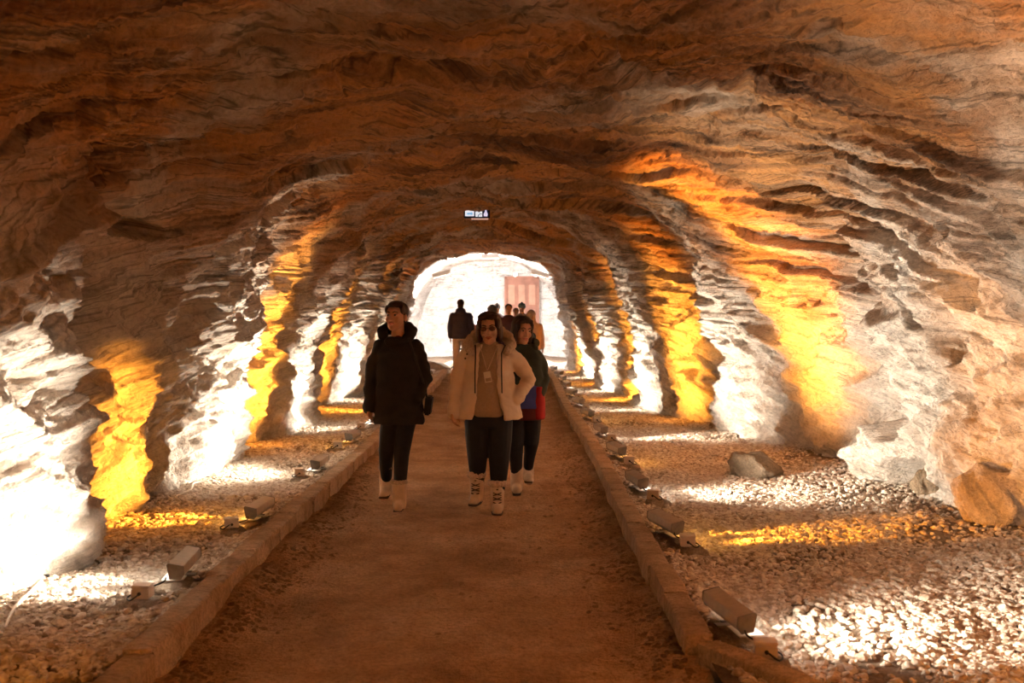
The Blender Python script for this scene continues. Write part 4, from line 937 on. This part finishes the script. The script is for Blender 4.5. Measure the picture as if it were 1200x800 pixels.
# ---- people further off, near the bright mouth ------------------------------
def cloth(name, c): return plain(name, c, 0.85, 0.12, 10)
def far_person(u, vtop, Yd, h, label, coat, legs, headc, yaw=PI, hat=None, hairc='hair', wide=1.0, long_=0.46, hood=False, lean=0.0, hw=None):
    kx_ = Yd/1200; ztop = CAMZ + (362-vtop)*kx_; s = ztop/1.72
    root = empty('person', ((u-600)*kx_, Yd, 0), yaw+PI if False else 0); root.rotation_euler = (0, 0, yaw)
    tag(root, label, 'person', 'visitors near the bright far end')
    V_ = lambda x, y, z: Vector((x*s, y*s, z*s))
    bm = bmesh.new()
    ell(bm, V_(0, .01, 1.625), (.072*s, .09*s, .095*s)); ell(bm, V_(0, -.02, 1.57), (.055*s, .062*s, .07*s)); ell(bm, V_(0, -.10, 1.585), (.012*s, .018*s, .02*s), None, 2)
    tube_bm([V_(0, .02, 1.42), V_(0, .01, 1.55)], [.06*s, .052*s], 10, bm)
    zloft([(0, 0, .88*s, .16*s, .11*s), (0, 0, 1.1*s, .13*s, .10*s), (0, 0, 1.36*s, .18*s, .10*s), (0, 0, 1.46*s, .09*s, .06*s)], 16, bm)
    for sg in (-1, 1):
        tube_bm([V_(sg*.19*wide, 0, 1.38), V_(sg*.245*wide, .02, 1.1), V_(sg*.25*wide, -.05, .86)], [.05*s, .04*s, .028*s], 10, bm)
        hand(bm, V_(sg*.25*wide, -.05, .86), (0, -.15, -1), (-sg, 0, 0), .95*s, .5, -sg)
        tube_bm([V_(sg*.09, 0, .90), V_(sg*.10, -.02+.06*sg, .5), V_(sg*.10, .10*sg, .10)], [.09*s, .06*s, .045*s], 10, bm)
        tube_bm([V_(sg*.10, .10*sg+.05, .05), V_(sg*.10, .10*sg-.13, .045)], [.045*s, .042*s], 10, bm)
    fuse('body', bm, M['skin'], root, .014, 2)
    bm = bmesh.new(); zb = (1.46-long_)*1.0
    zloft([(0, 0, (1.44-long_*1.35)*s, .215*s*wide, .15*s), (0, 0, 1.1*s, .20*s*wide, .15*s), (0, 0, 1.34*s, .215*s*wide, .14*s), (0, .01, 1.43*s, .15*s*wide, .11*s), (0, .01, 1.49*s, .08*s, .08*s)], 20, bm)
    for sg in (-1, 1): tube_bm([V_(sg*.19*wide, 0, 1.36), V_(sg*.25*wide, .02, 1.12), V_(sg*.25*wide, -.04, .90)], [.078*s, .070*s, .058*s], 12, bm)
    if hood: ell(bm, V_(0, .09, 1.47), (.12*s, .09*s, .08*s))
    fuse('coat', bm, coat, root, .016, 3)
    bm = bmesh.new()
    zloft([(0, 0, .80*s, .165*s, .12*s), (0, 0, .98*s, .165*s, .12*s)], 16, bm)
    for sg in (-1, 1): tube_bm([V_(sg*.09, 0, .88), V_(sg*.10, -.02+.06*sg, .5), V_(sg*.10, .10*sg, .14)], [.10*s, .08*s, .07*s], 12, bm)
    fuse('trousers', bm, legs, root, .014, 3)
    for sg in (-1, 1):
        bm = bmesh.new(); tube_bm([V_(sg*.10, .10*sg+.06, .055), V_(sg*.10, .10*sg-.14, .05)], [.055*s, .05*s], 10, bm); tube_bm([V_(sg*.10, .10*sg+.03, .06), V_(sg*.10, .10*sg+.02, .15)], [.05*s, .052*s], 10, bm); fuse('shoe', bm, M['sole'], root, .012, 2)
    bm = bmesh.new()
    if hat:
        ell(bm, V_(0, .015, 1.665), (.088*s, .102*s, .075*s)); ell(bm, V_(0, .015, 1.63), (.092*s, .106*s, .03*s)); ell(bm, V_(0, .015, 1.745), (.022*s,)*3, None, 2); fuse('knit_hat', bm, hat, root, .010, 1)
    elif hood == 'up':
        ell(bm, V_(0, .03, 1.62), (.11*s, .12*s, .13*s)); ell(bm, V_(0, .05, 1.50), (.12*s, .11*s, .09*s)); fuse('hood', bm, coat, root, .012, 2)
    else:
        ell(bm, V_(0, .035, 1.65), (.084*s, .095*s, .085*s)); ell(bm, V_(0, .06, 1.58), (.07*s, .06*s, .07*s)); fuse('hair', bm, M[hairc], root, .010, 2)
    return root
navy = cloth('navy_coat', (0.055, 0.05, 0.085)); beige = cloth('beige_trousers', (0.55, 0.45, 0.36)); dk = cloth('dark_trousers', (0.05, 0.045, 0.05))
far_person(540, 351, 24.6, 1.8, 'person seen from behind in a dark navy coat and beige trousers before the bright mouth', navy, beige, None, yaw=PI, long_=.44, wide=.95, hood=True)
far_person(551.5, 369, 26.2, 1.5, 'person in a dusky pink coat half hidden behind the navy-coated walker', cloth('pink_coat', (0.50, 0.30, 0.28)), dk, None, yaw=0)
far_person(567.5, 362, 28.4, 1.5, 'person in a pale cap just visible over the hair of the woman in glasses', cloth('pale_coat', (0.5, 0.5, 0.55)), dk, None, yaw=0, hat=cloth('pale_hat', (.5, .5, .62)))
far_person(577, 358, 23.0, 1.6, 'person in a grey hood just behind the woman in glasses', cloth('grey_coat', (0.17, 0.155, 0.17)), dk, None, yaw=math.radians(170), hood='up')
far_person(582.5, 356.5, 26.8, 1.6, 'person in a grey knitted hat beyond the grey hood', cloth('grey_coat_two', (0.22, 0.20, 0.24)), dk, None, yaw=PI, hat=cloth('grey_hat', (0.20, 0.21, 0.25)))
far_person(596, 356.5, 22.2, 1.7, 'dark-haired person in a purple-black coat facing the camera', cloth('purple_coat', (0.09, 0.05, 0.08)), dk, None, yaw=0, wide=.9)
far_person(604.5, 361, 25.5, 1.6, 'short dark-haired person between the purple coat and the blue hat', cloth('black_coat', (0.05, 0.03, 0.035)), dk, None, yaw=0)
far_person(611.5, 355.5, 24.0, 1.7, 'person in a light blue knitted hat in front of the far door', cloth('dove_coat', (0.36, 0.27, 0.27)), dk, None, yaw=0, hat=cloth('blue_hat', (0.22, 0.38, 0.46)))
far_person(623, 364, 21.5, 1.6, 'person in a mottled beige coat behind the woman in green', cloth('mottled_coat', (0.52, 0.38, 0.31)), dk, None, yaw=math.radians(20), hood='up')
